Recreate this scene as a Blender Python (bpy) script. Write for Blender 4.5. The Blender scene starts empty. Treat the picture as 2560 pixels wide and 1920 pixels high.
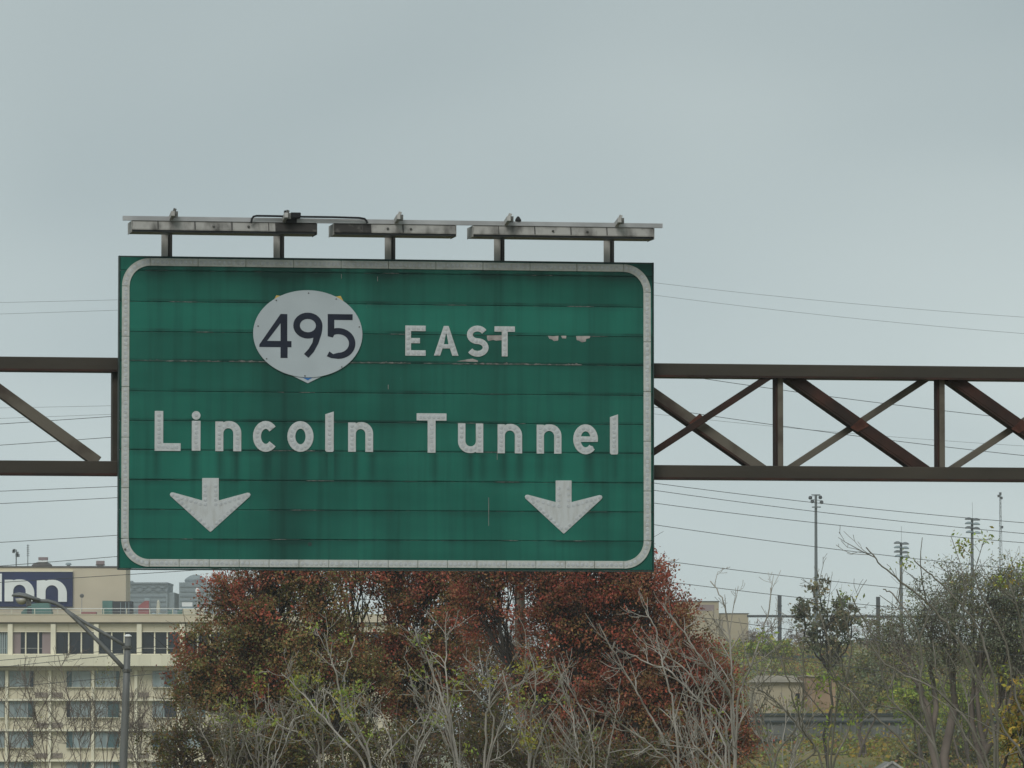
import bpy, math, random
import numpy as np
from mathutils import Vector
from mathutils.geometry import tessellate_polygon

scene = bpy.context.scene
COL = scene.collection
R = math.radians

# ------------------------------------------------------------------ camera
FPX = 14749.0                                  # focal length in pixels of the 2560 px wide photograph
CAMZ = 18.0
PITCH = math.atan(790 / FPX)
cam = bpy.data.cameras.new("camera")
cam.sensor_width = 36.0
cam.lens = 36.0 * FPX / 2560.0
cam.clip_start = 0.5
cam.clip_end = 12000
camo = bpy.data.objects.new("camera", cam)
camo.location = (0, 0, CAMZ)
camo.rotation_euler = (math.pi / 2 + PITCH, 0, 0)
COL.objects.link(camo)
scene.camera = camo

# ------------------------------------------------------------------ overcast sky
SUN_EL, SUN_AZ = R(42), R(198)                 # azimuth clockwise from +Y: behind the camera, a little left
world = bpy.data.worlds.new("World")
scene.world = world
world.use_nodes = True
wn, wl = world.node_tree.nodes, world.node_tree.links
wn.clear()
w_out = wn.new("ShaderNodeOutputWorld")
w_bg = wn.new("ShaderNodeBackground")
w_bg.inputs["Strength"].default_value = 0.1
w_sky = wn.new("ShaderNodeTexSky")
w_sky.sky_type = 'NISHITA'
w_sky.sun_disc = False
w_sky.sun_elevation = SUN_EL
w_sky.sun_rotation = SUN_AZ
w_tc = wn.new("ShaderNodeTexCoord")
w_map = wn.new("ShaderNodeMapping")
w_map.inputs["Scale"].default_value = (4.5, 4.5, 13.0)
w_map.inputs["Location"].default_value = (0.0, 0.0, 6.6)
w_n = wn.new("ShaderNodeTexNoise")
w_n.inputs["Scale"].default_value = 1.0
w_n.inputs["Detail"].default_value = 2.0
w_n.inputs["Roughness"].default_value = 0.42
w_n.inputs["Distortion"].default_value = 0.35
w_r = wn.new("ShaderNodeValToRGB")
w_r.color_ramp.elements[0].position = 0.30
w_r.color_ramp.elements[0].color = (3.42, 4.14, 4.38, 1)
w_r.color_ramp.elements[1].position = 0.62
w_r.color_ramp.elements[1].color = (5.40, 6.10, 6.10, 1)
w_mix = wn.new("ShaderNodeMix")
w_mix.data_type = 'RGBA'
w_mix.inputs[0].default_value = 0.975
wl.new(w_tc.outputs["Generated"], w_map.inputs["Vector"])
wl.new(w_map.outputs["Vector"], w_n.inputs["Vector"])
wl.new(w_n.outputs["Fac"], w_r.inputs["Fac"])
wl.new(w_sky.outputs["Color"], w_mix.inputs[6])
w_sep = wn.new("ShaderNodeSeparateXYZ")
wl.new(w_tc.outputs["Generated"], w_sep.inputs["Vector"])
w_mr = wn.new("ShaderNodeMapRange")
w_mr.interpolation_type = 'SMOOTHSTEP'
w_mr.inputs["From Min"].default_value = 0.02
w_mr.inputs["From Max"].default_value = 0.125
w_mr.inputs["To Min"].default_value = 1.07
w_mr.inputs["To Max"].default_value = 0.85
wl.new(w_sep.outputs["Z"], w_mr.inputs["Value"])
w_dk = wn.new("ShaderNodeVectorMath")
w_dk.operation = 'SCALE'
wl.new(w_r.outputs["Color"], w_dk.inputs[0])
wl.new(w_mr.outputs["Result"], w_dk.inputs["Scale"])
wl.new(w_dk.outputs["Vector"], w_mix.inputs[7])
wl.new(w_mix.outputs[2], w_bg.inputs["Color"])
wl.new(w_bg.outputs["Background"], w_out.inputs["Surface"])

sun = bpy.data.lights.new("sun", 'SUN')
sun.energy = 1.3
sun.angle = R(28)
sun.color = (1.0, 0.985, 0.96)
suno = bpy.data.objects.new("sun", sun)
sd = Vector((math.sin(SUN_AZ) * math.cos(SUN_EL), math.cos(SUN_AZ) * math.cos(SUN_EL), math.sin(SUN_EL)))
suno.rotation_euler = sd.to_track_quat('Z', 'Y').to_euler()
suno.location = (0, -20, 60)
COL.objects.link(suno)

scene.view_settings.view_transform = 'Standard'
scene.view_settings.look = 'None'
scene.view_settings.exposure = 0.22
scene.view_settings.gamma = 1.0
scene.view_settings.use_curve_mapping = False
scene.cycles.use_denoising = True
scene.cycles.max_bounces = 6
scene.cycles.diffuse_bounces = 3
scene.cycles.glossy_bounces = 2
scene.cycles.volume_bounces = 1
scene.cycles.transparent_max_bounces = 8

# ------------------------------------------------------------------ helpers
SP, CP = math.sin(PITCH), math.cos(PITCH)
def ray(px, py):
    dx, dy = (px - 1280) / FPX, -(py - 960) / FPX
    return Vector((dx, CP - SP * dy, SP + CP * dy))
def at(px, py, Y):
    """world point at distance Y that stands at a place of the photograph"""
    d = ray(px, py)
    k = Y / d.y
    return Vector((d.x * k, Y, CAMZ + d.z * k))
def mpp(Y):
    return Y / FPX

PSI = R(10.1)                                   # the gantry stands a little askew to the road
TX, TN = Vector((math.cos(PSI), math.sin(PSI), 0)), Vector((-math.sin(PSI), math.cos(PSI), 0))
G0 = at(294, 1421, 59.55)                       # lower left corner of the sign face
def loc(px, py, yl=0.0):
    """(along, up) in the gantry's own frame on the plane yl behind the sign face"""
    d = ray(px, py)
    P0 = G0 + TN * yl
    k = (P0 - Vector((0, 0, CAMZ))).dot(TN) / d.dot(TN)
    P = Vector((0, 0, CAMZ)) + d * k - G0
    return P.dot(TX), P.z

def setp(o, label=None, cat=None, group=None, kind=None):
    if label: o["label"] = label
    if cat: o["category"] = cat
    if group: o["group"] = group
    if kind: o["kind"] = kind
    return o
def empty(name, loc_=(0, 0, 0), rz=0.0, label=None, cat=None, group=None):
    o = bpy.data.objects.new(name, None)
    o.location = loc_
    o.rotation_euler = (0, 0, rz)
    o.empty_display_size = 0.2
    COL.objects.link(o)
    return setp(o, label, cat, group)

class MB:
    def __init__(self):
        self.v, self.f = [], []
    def box(self, x0, x1, y0, y1, z0, z1):
        n = len(self.v)
        self.v += [(x0, y0, z0), (x1, y0, z0), (x1, y1, z0), (x0, y1, z0), (x0, y0, z1), (x1, y0, z1), (x1, y1, z1), (x0, y1, z1)]
        self.f += [(n, n+3, n+2, n+1), (n+4, n+5, n+6, n+7), (n, n+1, n+5, n+4), (n+1, n+2, n+6, n+5), (n+2, n+3, n+7, n+6), (n+3, n, n+4, n+7)]
        return self
    def bar(self, a, b, w, d, up=(0, 1, 0)):
        """box beam from a to b, d deep along `up`, w across"""
        a, b, up = Vector(a), Vector(b), Vector(up)
        t = (b - a).normalized()
        s = t.cross(up)
        s = s.normalized() * (w / 2) if s.length > 1e-6 else Vector((w / 2, 0, 0))
        u = s.cross(t).normalized() * (d / 2)
        n = len(self.v)
        for p in (a, b):
            for c in (-s - u, s - u, s + u, -s + u):
                self.v.append(tuple(p + c))
        self.f += [(n, n+3, n+2, n+1), (n+4, n+5, n+6, n+7)] + [(n+i, n+(i+1) % 4, n+4+(i+1) % 4, n+4+i) for i in range(4)]
        return self
    def tube(self, pts, rad, k=6, cap=True):
        pts = [Vector(p) for p in pts]
        if not hasattr(rad, '__len__'):
            rad = [rad] * len(pts)
        n0 = len(self.v)
        N = None
        for i, p in enumerate(pts):
            t = (pts[min(i+1, len(pts)-1)] - pts[max(i-1, 0)])
            t = t.normalized() if t.length > 1e-9 else Vector((0, 0, 1))
            if N is None:
                N = t.cross(Vector((0.31, 0.93, 0.17)))
                if N.length < 0.05: N = t.cross(Vector((1, 0, 0)))
            N = (N - t * N.dot(t)).normalized()
            B = t.cross(N)
            for j in range(k):
                a = 2 * math.pi * j / k
                self.v.append(tuple(p + (N * math.cos(a) + B * math.sin(a)) * rad[i]))
        for i in range(len(pts) - 1):
            for j in range(k):
                a, b = n0 + i * k + j, n0 + i * k + (j + 1) % k
                self.f.append((a, b, b + k, a + k))
        if cap:
            self.f.append(tuple(range(n0 + k - 1, n0 - 1, -1)))
            m = n0 + (len(pts) - 1) * k
            self.f.append(tuple(range(m, m + k)))
        return self
    def lathe(self, c, prof, k=12, axis='z'):
        """prof: list of (radius, height)"""
        c = Vector(c)
        n0 = len(self.v)
        for r_, h in prof:
            for j in range(k):
                a = 2 * math.pi * j / k
                if axis == 'z': q = (r_ * math.cos(a), r_ * math.sin(a), h)
                elif axis == 'y': q = (r_ * math.cos(a), h, r_ * math.sin(a))
                else: q = (h, r_ * math.cos(a), r_ * math.sin(a))
                self.v.append(tuple(c + Vector(q)))
        for i in range(len(prof) - 1):
            for j in range(k):
                a, b = n0 + i * k + j, n0 + i * k + (j + 1) % k
                self.f.append((a, b, b + k, a + k))
        self.f.append(tuple(range(n0 + k - 1, n0 - 1, -1)))
        m = n0 + (len(prof) - 1) * k
        self.f.append(tuple(range(m, m + k)))
        return self
    def prism(self, contours, y0, y1):
        """flat shape with holes in the x/z plane, from y0 (front) to y1"""
        tri = tessellate_polygon([[Vector((x, z, 0)) for x, z in c] for c in contours])
        flat = [p for c in contours for p in c]
        n, m = len(self.v), len(flat)
        self.v += [(x, y0, z) for x, z in flat] + [(x, y1, z) for x, z in flat]
        for a, b, c in tri:
            pa, pb, pc = flat[a], flat[b], flat[c]
            ccw = (pb[0]-pa[0])*(pc[1]-pa[1]) - (pb[1]-pa[1])*(pc[0]-pa[0]) > 0
            if not ccw: a, b = b, a
            self.f.append((n + a, n + b, n + c))
            self.f.append((n + m + b, n + m + a, n + m + c))
        o = 0
        for ci, c in enumerate(contours):
            L = len(c)
            for i in range(L):
                a, b = n + o + i, n + o + (i + 1) % L
                self.f.append((a, a + m, b + m, b))
            o += L
        return self
    def mesh(self, name):
        me = bpy.data.meshes.new(name)
        me.from_pydata(self.v, [], self.f)
        me.update()
        return me
    def build(self, name, mat, parent=None, smooth=False, fix=True):
        me = self.mesh(name)
        if fix and len(self.f) < 60000:
            import bmesh
            bm = bmesh.new(); bm.from_mesh(me)
            bmesh.ops.recalc_face_normals(bm, faces=bm.faces)
            bm.to_mesh(me); bm.free()
        if mat: me.materials.append(mat)
        if smooth: me.polygons.foreach_set("use_smooth", [True] * len(me.polygons))
        o = bpy.data.objects.new(name, me)
        COL.objects.link(o)
        o.parent = parent
        return o

def bevel(o, w, seg=1):
    m = o.modifiers.new("bevel", 'BEVEL')
    m.width = w; m.segments = seg; m.limit_method = 'ANGLE'
    return o
def copy_of(o, parent=None, **kw):
    c = o.copy()
    COL.objects.link(c)
    c.parent = parent
    for k, v in kw.items(): setattr(c, k, v)
    return c

# ------------------------------------------------------------------ materials
def mat(name, col, rough=0.7, var=0.15, scale=3.0, stretch=(1, 1, 1), bump=0.0, bscale=None, col2=None, thr=(0.35, 0.65), metal=0.0, spec=0.3, obj_random=0.0, detail=5.0):
    """surface of one colour broken by noise: col2 shows where the noise is high"""
    m = bpy.data.materials.new(name)
    m.use_nodes = True
    n, l = m.node_tree.nodes, m.node_tree.links
    b = n["Principled BSDF"]
    b.inputs["Roughness"].default_value = rough
    b.inputs["Metallic"].default_value = metal
    b.inputs["Specular IOR Level"].default_value = spec
    tc = n.new("ShaderNodeTexCoord")
    mp = n.new("ShaderNodeMapping")
    mp.inputs["Scale"].default_value = stretch
    l.new(tc.outputs["Object"], mp.inputs["Vector"])
    nz = n.new("ShaderNodeTexNoise")
    nz.inputs["Scale"].default_value = scale
    nz.inputs["Detail"].default_value = detail
    l.new(mp.outputs["Vector"], nz.inputs["Vector"])
    rp = n.new("ShaderNodeValToRGB")
    rp.color_ramp.elements[0].position = thr[0]
    rp.color_ramp.elements[1].position = thr[1]
    c2 = col2 if col2 else tuple(c * (1 + var) for c in col)
    c1 = col if col2 else tuple(c * (1 - var) for c in col)
    rp.color_ramp.elements[0].color = (*c1, 1)
    rp.color_ramp.elements[1].color = (*c2, 1)
    l.new(nz.outputs["Fac"], rp.inputs["Fac"])
    out = rp.outputs["Color"]
    if obj_random:
        oi = n.new("ShaderNodeObjectInfo")
        hs = n.new("ShaderNodeHueSaturation")
        mr = n.new("ShaderNodeMapRange")
        mr.inputs["To Min"].default_value = 1 - obj_random
        mr.inputs["To Max"].default_value = 1 + obj_random
        l.new(oi.outputs["Random"], mr.inputs["Value"])
        l.new(mr.outputs["Result"], hs.inputs["Value"])
        l.new(out, hs.inputs["Color"])
        out = hs.outputs["Color"]
    l.new(out, b.inputs["Base Color"])
    if bump:
        bn = n.new("ShaderNodeTexNoise")
        bn.inputs["Scale"].default_value = bscale or scale * 6
        bn.inputs["Detail"].default_value = 4
        l.new(mp.outputs["Vector"], bn.inputs["Vector"])
        bp = n.new("ShaderNodeBump")
        bp.inputs["Strength"].default_value = bump
        bp.inputs["Distance"].default_value = 0.02
        l.new(bn.outputs["Fac"], bp.inputs["Height"])
        l.new(bp.outputs["Normal"], b.inputs["Normal"])
    return m

SIGN_W = loc(1632, 1424)[0]
def scaled2(n, l, o_, k_):
    x = n.new("ShaderNodeMath"); x.operation = 'MULTIPLY'; x.inputs[1].default_value = k_
    l.new(o_, x.inputs[0]); return x.outputs[0]
def sign_green():
    """faded green sheeting: blotches, vertical rain streaks, chalky scratches"""
    m = bpy.data.materials.new("sign_green")
    m.use_nodes = True
    n, l = m.node_tree.nodes, m.node_tree.links
    b = n["Principled BSDF"]
    b.inputs["Roughness"].default_value = 0.5
    b.inputs["Specular IOR Level"].default_value = 0.25
    tc = n.new("ShaderNodeTexCoord")
    def noise(scale3, detail=4, sc=1.0, off=0.0):
        mp = n.new("ShaderNodeMapping")
        mp.inputs["Scale"].default_value = scale3
        mp.inputs["Location"].default_value = (off, off, off)
        l.new(tc.outputs["Object"], mp.inputs["Vector"])
        z = n.new("ShaderNodeTexNoise")
        z.inputs["Scale"].default_value = sc
        z.inputs["Detail"].default_value = detail
        l.new(mp.outputs["Vector"], z.inputs["Vector"])
        return z.outputs["Fac"]
    def ramp(fac, p0, p1, c0=(0, 0, 0, 1), c1=(1, 1, 1, 1)):
        r_ = n.new("ShaderNodeValToRGB")
        r_.color_ramp.elements[0].position = p0; r_.color_ramp.elements[0].color = c0
        r_.color_ramp.elements[1].position = p1; r_.color_ramp.elements[1].color = c1
        l.new(fac, r_.inputs["Fac"])
        return r_.outputs["Color"]
    def mix(a, b_, fac, mode='MIX'):
        x = n.new("ShaderNodeMix"); x.data_type = 'RGBA'; x.blend_type = mode
        for s, val in ((0, fac), (6, a), (7, b_)):
            if hasattr(val, 'is_linked') or hasattr(val, 'links'): l.new(val, x.inputs[s])
            else: x.inputs[s].default_value = val
        return x.outputs[2]
    base = ramp(noise((0.55, 1, 1.6), 3, 1.3), 0.32, 0.7, (0.009, 0.122, 0.086, 1), (0.018, 0.168, 0.120, 1))
    streak = ramp(noise((11.0, 1, 0.5), 5, 1.0), 0.46, 0.70)
    sp = n.new("ShaderNodeSeparateXYZ")
    l.new(tc.outputs["Object"], sp.inputs["Vector"])
    def scaled(o_, k_):
        x = n.new("ShaderNodeMath"); x.operation = 'MULTIPLY'; x.inputs[1].default_value = k_
        l.new(o_, x.inputs[0]); return x.outputs[0]
    wob = n.new("ShaderNodeMath"); wob.operation = 'MULTIPLY_ADD'; wob.inputs[1].default_value = 0.05
    l.new(noise((2.5, 1, 1.2), 2), wob.inputs[0]); l.new(scaled(sp.outputs["X"], 1 / 5.5), wob.inputs[2])
    def stops(fac, pts):
        r_ = n.new("ShaderNodeValToRGB")
        e = r_.color_ramp.elements
        pts = sorted(pts)
        e[0].position, e[1].position = pts[0][0], pts[-1][0]
        e[0].color = (pts[0][1],) * 3 + (1,); e[1].color = (pts[-1][1],) * 3 + (1,)
        for p, v in pts[1:-1]:
            q = e.new(p); q.color = (v, v, v, 1)
        l.new(fac, r_.inputs["Fac"])
        return r_.outputs["Color"]
    def marks(xs, w, v):
        pts = [(0.0, 0.0), (1.0, 0.0)]
        for x in xs: pts += [(x - w, 0.0), (x, v), (x + w, 0.0)]
        return pts
    # wide run-offs below the posts and the route marker
    broad = stops(wob.outputs[0], [(0, .15), (.05, 0), (.10, .25), (.15, .05), (.26, .15), (.315, .75), (.35, .85), (.39, .35), (.43, .45), (.475, .05), (.53, .55), (.57, .25), (.62, .05), (.70, .25), (.73, .40), (.77, .05), (.87, .05), (.93, .45), (.96, .1), (1, .3)])
    # drips from the letters into the panel below them
    xs = [(p - 294) / 1338 for p in (388, 484, 545, 587, 662, 755, 812, 832, 882, 925, 1080, 1172, 1202, 1255, 1295, 1350, 1395, 1468, 1538)]
    w1 = stops(scaled(sp.outputs["X"], 1 / SIGN_W), marks(xs[:9], .012, 1.0))
    w2 = stops(scaled(sp.outputs["X"], 1 / SIGN_W), marks(xs[9:], .012, 1.0))
    wz_ = stops(scaled(sp.outputs["Z"], 1 / 3.2), [(0, 0), (.27, 0), (.30, .75), (.365, .9), (.372, 0), (1, 0)])
    dr = mix(w1, w2, 1.0, 'ADD')
    dr = mix(dr, wz_, 1.0, 'MULTIPLY')
    # grime under every seam and under the top border
    fr = n.new("ShaderNodeMath"); fr.operation = 'FRACT'
    l.new(scaled(sp.outputs["Z"], 1 / 0.3035), fr.inputs[0])
    seam = stops(fr.outputs[0], [(0, .25), (.04, .0), (.72, .0), (.90, .38), (1, .85)])
    seam = mix(seam, ramp(noise((1.8, 1, 2.5), 4), 0.36, 0.62), 1.0, 'MULTIPLY')
    topz = stops(scaled(sp.outputs["Z"], 1 / 3.2), [(0, .1), (.10, 0), (.90, 0), (.945, .55), (.975, .95), (1, .6)])
    topz = mix(topz, ramp(noise((4.5, 1, .6), 4, 1.0, 1.7), 0.30, 0.60), 1.0, 'MULTIPLY')
    sm = mix(scaled2(n, l, streak, .26), scaled2(n, l, broad, .72), 1.0, 'ADD')
    sm = mix(sm, scaled2(n, l, dr, .55), 1.0, 'ADD')
    sm = mix(sm, seam, 1.0, 'ADD')
    sm = mix(sm, topz, 1.0, 'ADD')
    cl = n.new("ShaderNodeClamp"); l.new(sm, cl.inputs["Value"]); cl.inputs["Max"].default_value = 0.92
    sm = cl.outputs["Result"]
    c = mix(base, (0.006, 0.045, 0.035, 1), sm)
    oi = n.new("ShaderNodeObjectInfo")
    mr = n.new("ShaderNodeMapRange")
    mr.inputs["To Min"].default_value = 0.84; mr.inputs["To Max"].default_value = 1.16
    l.new(oi.outputs["Random"], mr.inputs["Value"])
    hs = n.new("ShaderNodeHueSaturation")
    l.new(c, hs.inputs["Color"]); l.new(mr.outputs["Result"], hs.inputs["Value"])
    scr = ramp(noise((70, 1, 5.0), 2, 1.0), 0.79, 0.84)
    c = mix(hs.outputs["Color"], (0.25, 0.33, 0.29, 1), scr)
    l.new(c, b.inputs["Base Color"])
    rr = n.new("ShaderNodeMapRange")
    rr.inputs["To Min"].default_value = 0.42; rr.inputs["To Max"].default_value = 0.72
    l.new(streak, rr.inputs["Value"]); l.new(rr.outputs["Result"], b.inputs["Roughness"])
    return m

M = {}
M['green'] = sign_green()
M['rim'] = mat('sign_rim', (0.035, 0.06, 0.055), 0.55, 0.3, 6)
M['seam'] = mat('chalky_seam', (0.035, 0.075, 0.06), 0.8, col2=(0.26, 0.25, 0.23), scale=5, stretch=(1.6, 1, 9), thr=(0.52, 0.66))
M['corrode'] = mat('corroded_edge', (0.06, 0.085, 0.07), 0.8, col2=(0.20, 0.19, 0.175), scale=22, thr=(0.42, 0.62))
M['flake'] = mat('bare_metal_flake', (0.34, 0.31, 0.29), 0.7, 0.25, 14)
M['legend'] = mat('legend_white', (0.545, 0.565, 0.56), 0.55, col2=(0.44, 0.445, 0.42), scale=7, stretch=(3, 1, 0.8), thr=(0.45, 0.75))
M['button'] = mat('reflector_button', (0.475, 0.495, 0.50), 0.4, 0.14, 30, spec=0.4)
M['strip'] = mat('border_white', (0.515, 0.53, 0.495), 0.6, col2=(0.39, 0.39, 0.345), scale=5, stretch=(2, 1, 2), thr=(0.45, 0.75))
M['plate'] = mat('shield_plate', (0.44, 0.49, 0.51), 0.45, 0.05, 2.5)
M['digit'] = mat('digit_black', (0.012, 0.016, 0.031), 0.5, 0.25, 8)
M['gold'] = mat('old_shield_gold', (0.55, 0.38, 0.10), 0.5, 0.15, 9)
M['bolt'] = mat('bolt_steel', (0.13, 0.13, 0.12), 0.5, 0.3, 20, metal=0.3)
M['blue'] = mat('old_shield_blue', (0.05, 0.17, 0.42), 0.5, 0.1, 9)
M['truss'] = mat('truss_brown_paint', (0.043, 0.037, 0.028), 0.65, col2=(0.060, 0.050, 0.037), scale=1.6, stretch=(0.5, 1, 2), thr=(0.4, 0.7), bump=0.08)
M['truss_rust_shade'] = mat('truss_rusted_and_shaded', (0.030, 0.019, 0.015), 0.85, col2=(0.062, 0.026, 0.018), scale=3.5, thr=(0.42, 0.72), bump=0.15)  # rust colour, also used to paint shaded sides and undersides of members
M['truss_tan'] = mat('truss_faded_tan', (0.135, 0.118, 0.092), 0.75, col2=(0.048, 0.032, 0.025), scale=2.6, thr=(0.52, 0.74), bump=0.12)
M['rust'] = mat('rust_orange', (0.080, 0.031, 0.021), 0.9, 0.35, 9, bump=0.2)
M['galv'] = mat('galvanised_grey', (0.42, 0.41, 0.385), 0.6, col2=(0.26, 0.25, 0.23), scale=4, stretch=(3, 1, 0.6), thr=(0.45, 0.72), metal=0.15)
M['galv_dark'] = mat('stained_shaded_galvanised', (0.055, 0.052, 0.048), 0.7, 0.4, 5, stretch=(3, 1, 0.6))  # stain colour, also used to paint the shaded half of the uprights
M['rail'] = mat('aluminium_rail', (0.42, 0.42, 0.42), 0.45, 0.12, 3, metal=0.35)
M['housing'] = mat('luminaire_shell', (0.34, 0.33, 0.305), 0.6, col2=(0.075, 0.07, 0.062), scale=3.2, stretch=(2.2, 1, 1.2), thr=(0.46, 0.72))
M['housing_burnt'] = mat('luminaire_sooty', (0.04, 0.037, 0.034), 0.8, col2=(0.19, 0.18, 0.16), scale=5, stretch=(1.6, 1, 2), thr=(0.55, 0.78))
M['lens'] = mat('luminaire_lens', (0.022, 0.024, 0.026), 0.4, 0.3, 3)
M['black'] = mat('black_conduit', (0.014, 0.014, 0.015), 0.6, 0.3, 8)
M['wire'] = mat('wire_black', (0.075, 0.08, 0.08), 0.7, 0.1, 1)
M['wire_grey'] = mat('wire_grey', (0.16, 0.17, 0.17), 0.6, 0.1, 1)
M['wood_pole'] = mat('pole_wood', (0.12, 0.095, 0.07), 0.9, 0.3, 4, stretch=(4, 4, 0.4))
M['lamp_grey'] = mat('street_lamp_aluminium', (0.165, 0.17, 0.165), 0.6, 0.15, 2.0, stretch=(3, 3, 0.4), metal=0.3)
M['lamp_glass'] = mat('lamp_refractor', (0.42, 0.41, 0.35), 0.25, 0.1, 10, spec=0.6)
M['hotel'] = mat('hotel_cream', (0.62, 0.565, 0.42), 0.85, col2=(0.50, 0.45, 0.325), scale=0.22, stretch=(1, 1, 0.5), thr=(0.4, 0.72))
M['hotel_tower'] = mat('hotel_tower_stucco', (0.58, 0.505, 0.375), 0.9, 0.06, 0.3)
M['hotel_light'] = mat('hotel_white_trim', (0.76, 0.715, 0.55), 0.8, 0.06, 0.5)
M['hotel_ledge'] = mat('hotel_ledge_panel', (0.74, 0.70, 0.53), 0.8, 0.06, 0.4, stretch=(1, 1, 0.3), obj_random=0.05)
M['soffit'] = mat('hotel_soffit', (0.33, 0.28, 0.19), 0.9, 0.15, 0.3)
M['glass_dark'] = mat('glass_dark', (0.012, 0.015, 0.024), 0.2, 0.5, 0.35, spec=0.22)
M['curtain'] = mat('curtained_glass', (0.20, 0.255, 0.265), 0.35, col2=(0.29, 0.34, 0.345), scale=2.0, stretch=(2.0, 1, 0.1), thr=(0.4, 0.6), obj_random=0.15)
M['teal'] = mat('teal_tint_glass', (0.05, 0.10, 0.11), 0.3, 0.2, 0.8)
M['mauve'] = mat('mauve_curtain', (0.26, 0.20, 0.20), 0.8, 0.08, 0.5)
M['grille'] = mat('ac_grille', (0.22, 0.18, 0.145), 0.8, 0.25, 3, stretch=(1, 1, 8))
M['navy'] = mat('sign_navy', (0.008, 0.014, 0.075), 0.5, 0.2, 0.3)
M['white'] = mat('sign_white', (0.82, 0.84, 0.80), 0.5, 0.05, 0.4)
M['roof_dark'] = mat('roof_edge_tar', (0.10, 0.09, 0.085), 0.9, 0.2, 0.5)
M['teal_box'] = mat('teal_container', (0.10, 0.20, 0.175), 0.7, 0.2, 0.6)
M['dark_box'] = mat('dark_container', (0.045, 0.05, 0.055), 0.7, 0.2, 0.6)
M['red_box'] = mat('faded_red_plastic', (0.34, 0.12, 0.12), 0.7, 0.15, 0.8)
M['pale'] = mat('pale_vent', (0.58, 0.56, 0.44), 0.6, 0.1, 0.8)
M['vent_white'] = mat('white_vent', (0.78, 0.79, 0.77), 0.5, 0.05, 0.8)
M['slate'] = mat('slate_tarp', (0.26, 0.32, 0.34), 0.8, 0.15, 0.7)
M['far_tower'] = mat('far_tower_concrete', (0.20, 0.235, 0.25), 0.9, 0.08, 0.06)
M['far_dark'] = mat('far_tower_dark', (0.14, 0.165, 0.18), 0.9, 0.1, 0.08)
M['tan_wall'] = mat('tan_brick_wall', (0.40, 0.345, 0.245), 0.9, 0.08, 0.25)
M['roof_tan'] = mat('weathered_tan_roof', (0.27, 0.235, 0.18), 0.9, 0.15, 0.8)
M['tan_brown'] = mat('brown_brick', (0.29, 0.20, 0.13), 0.9, 0.2, 0.5)
M['concrete'] = mat('grey_concrete', (0.15, 0.15, 0.135), 0.9, 0.25, 0.35, stretch=(1, 1, 0.4))
M['rail_dark'] = mat('dark_guard_rail', (0.045, 0.055, 0.055), 0.7, 0.2, 0.5)
M['shingle'] = mat('grey_shingles', (0.20, 0.195, 0.18), 0.9, 0.15, 2.0)
M['steel_far'] = mat('dark_steel', (0.075, 0.08, 0.085), 0.7, 0.2, 0.5)
M['pole_far'] = mat('floodlight_steel', (0.14, 0.155, 0.16), 0.6, 0.1, 0.5)
M['asphalt'] = mat('asphalt', (0.055, 0.055, 0.055), 0.95, 0.25, 2.0)
M['bark_grey'] = mat('bark_pale_grey', (0.39, 0.36, 0.315), 0.9, col2=(0.15, 0.13, 0.105), scale=1.6, stretch=(2, 2, 0.7), thr=(0.42, 0.7))
M['bark_olive'] = mat('bark_olive_grey', (0.155, 0.142, 0.11), 0.9, col2=(0.29, 0.26, 0.225), scale=2.0, stretch=(2, 2, 0.7), thr=(0.48, 0.72))
M['bark_dark'] = mat('bark_dark', (0.045, 0.038, 0.032), 0.95, 0.3, 3.0)
M['bark_purple'] = mat('bark_purple_brown', (0.155, 0.125, 0.105), 0.95, 0.25, 1.0)

def leaf_material(name, rough=0.7):
    m = bpy.data.materials.new(name)
    m.use_nodes = True
    n, l = m.node_tree.nodes, m.node_tree.links
    b = n["Principled BSDF"]
    b.inputs["Roughness"].default_value = rough
    b.inputs["Specular IOR Level"].default_value = 0.2
    a = n.new("ShaderNodeAttribute")
    a.attribute_name = "leaf_colour"
    l.new(a.outputs["Color"], b.inputs["Base Color"])
    tr = n.new("ShaderNodeBsdfTranslucent")
    l.new(a.outputs["Color"], tr.inputs["Color"])
    mx = n.new("ShaderNodeMixShader")
    mx.inputs["Fac"].default_value = 0.32
    l.new(b.outputs["BSDF"], mx.inputs[1]); l.new(tr.outputs["BSDF"], mx.inputs[2])
    l.new(mx.outputs["Shader"], n["Material Output"].inputs["Surface"])
    return m
M['leaf'] = leaf_material('leaf')

# ------------------------------------------------------------------ ground
YT = [-700, 0, 60, 110, 150, 230, 300, 400, 470, 560, 700, 1500, 3000]
ZL = [15.5, 15.5, 14.0, 12.6, 9, 2.5, 0.3, 0, 0, 0, 0, 0, 0]
YRT = [-700, 0, 60, 110, 150, 230, 290, 325, 336, 400, 470, 560, 700, 1500, 3000]
ZR = [15.5, 15.5, 14.0, 12.6, 10.0, 11.0, 15.0, 15.6, 17.2, 19.2, 21.5, 22.8, 22.8, 21, 8]
def gz(x, y):
    l_, r_ = np.interp(y, YT, ZL), np.interp(y, YRT, ZR)
    t = min(1.0, max(0.0, (x + 6) / 22.0))
    t = t * t * (3 - 2 * t)
    far = min(1.0, max(0.0, (abs(x) - 200) / 800.0))
    return (l_ + (r_ - l_) * t) * (1 - 0.6 * far)

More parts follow.
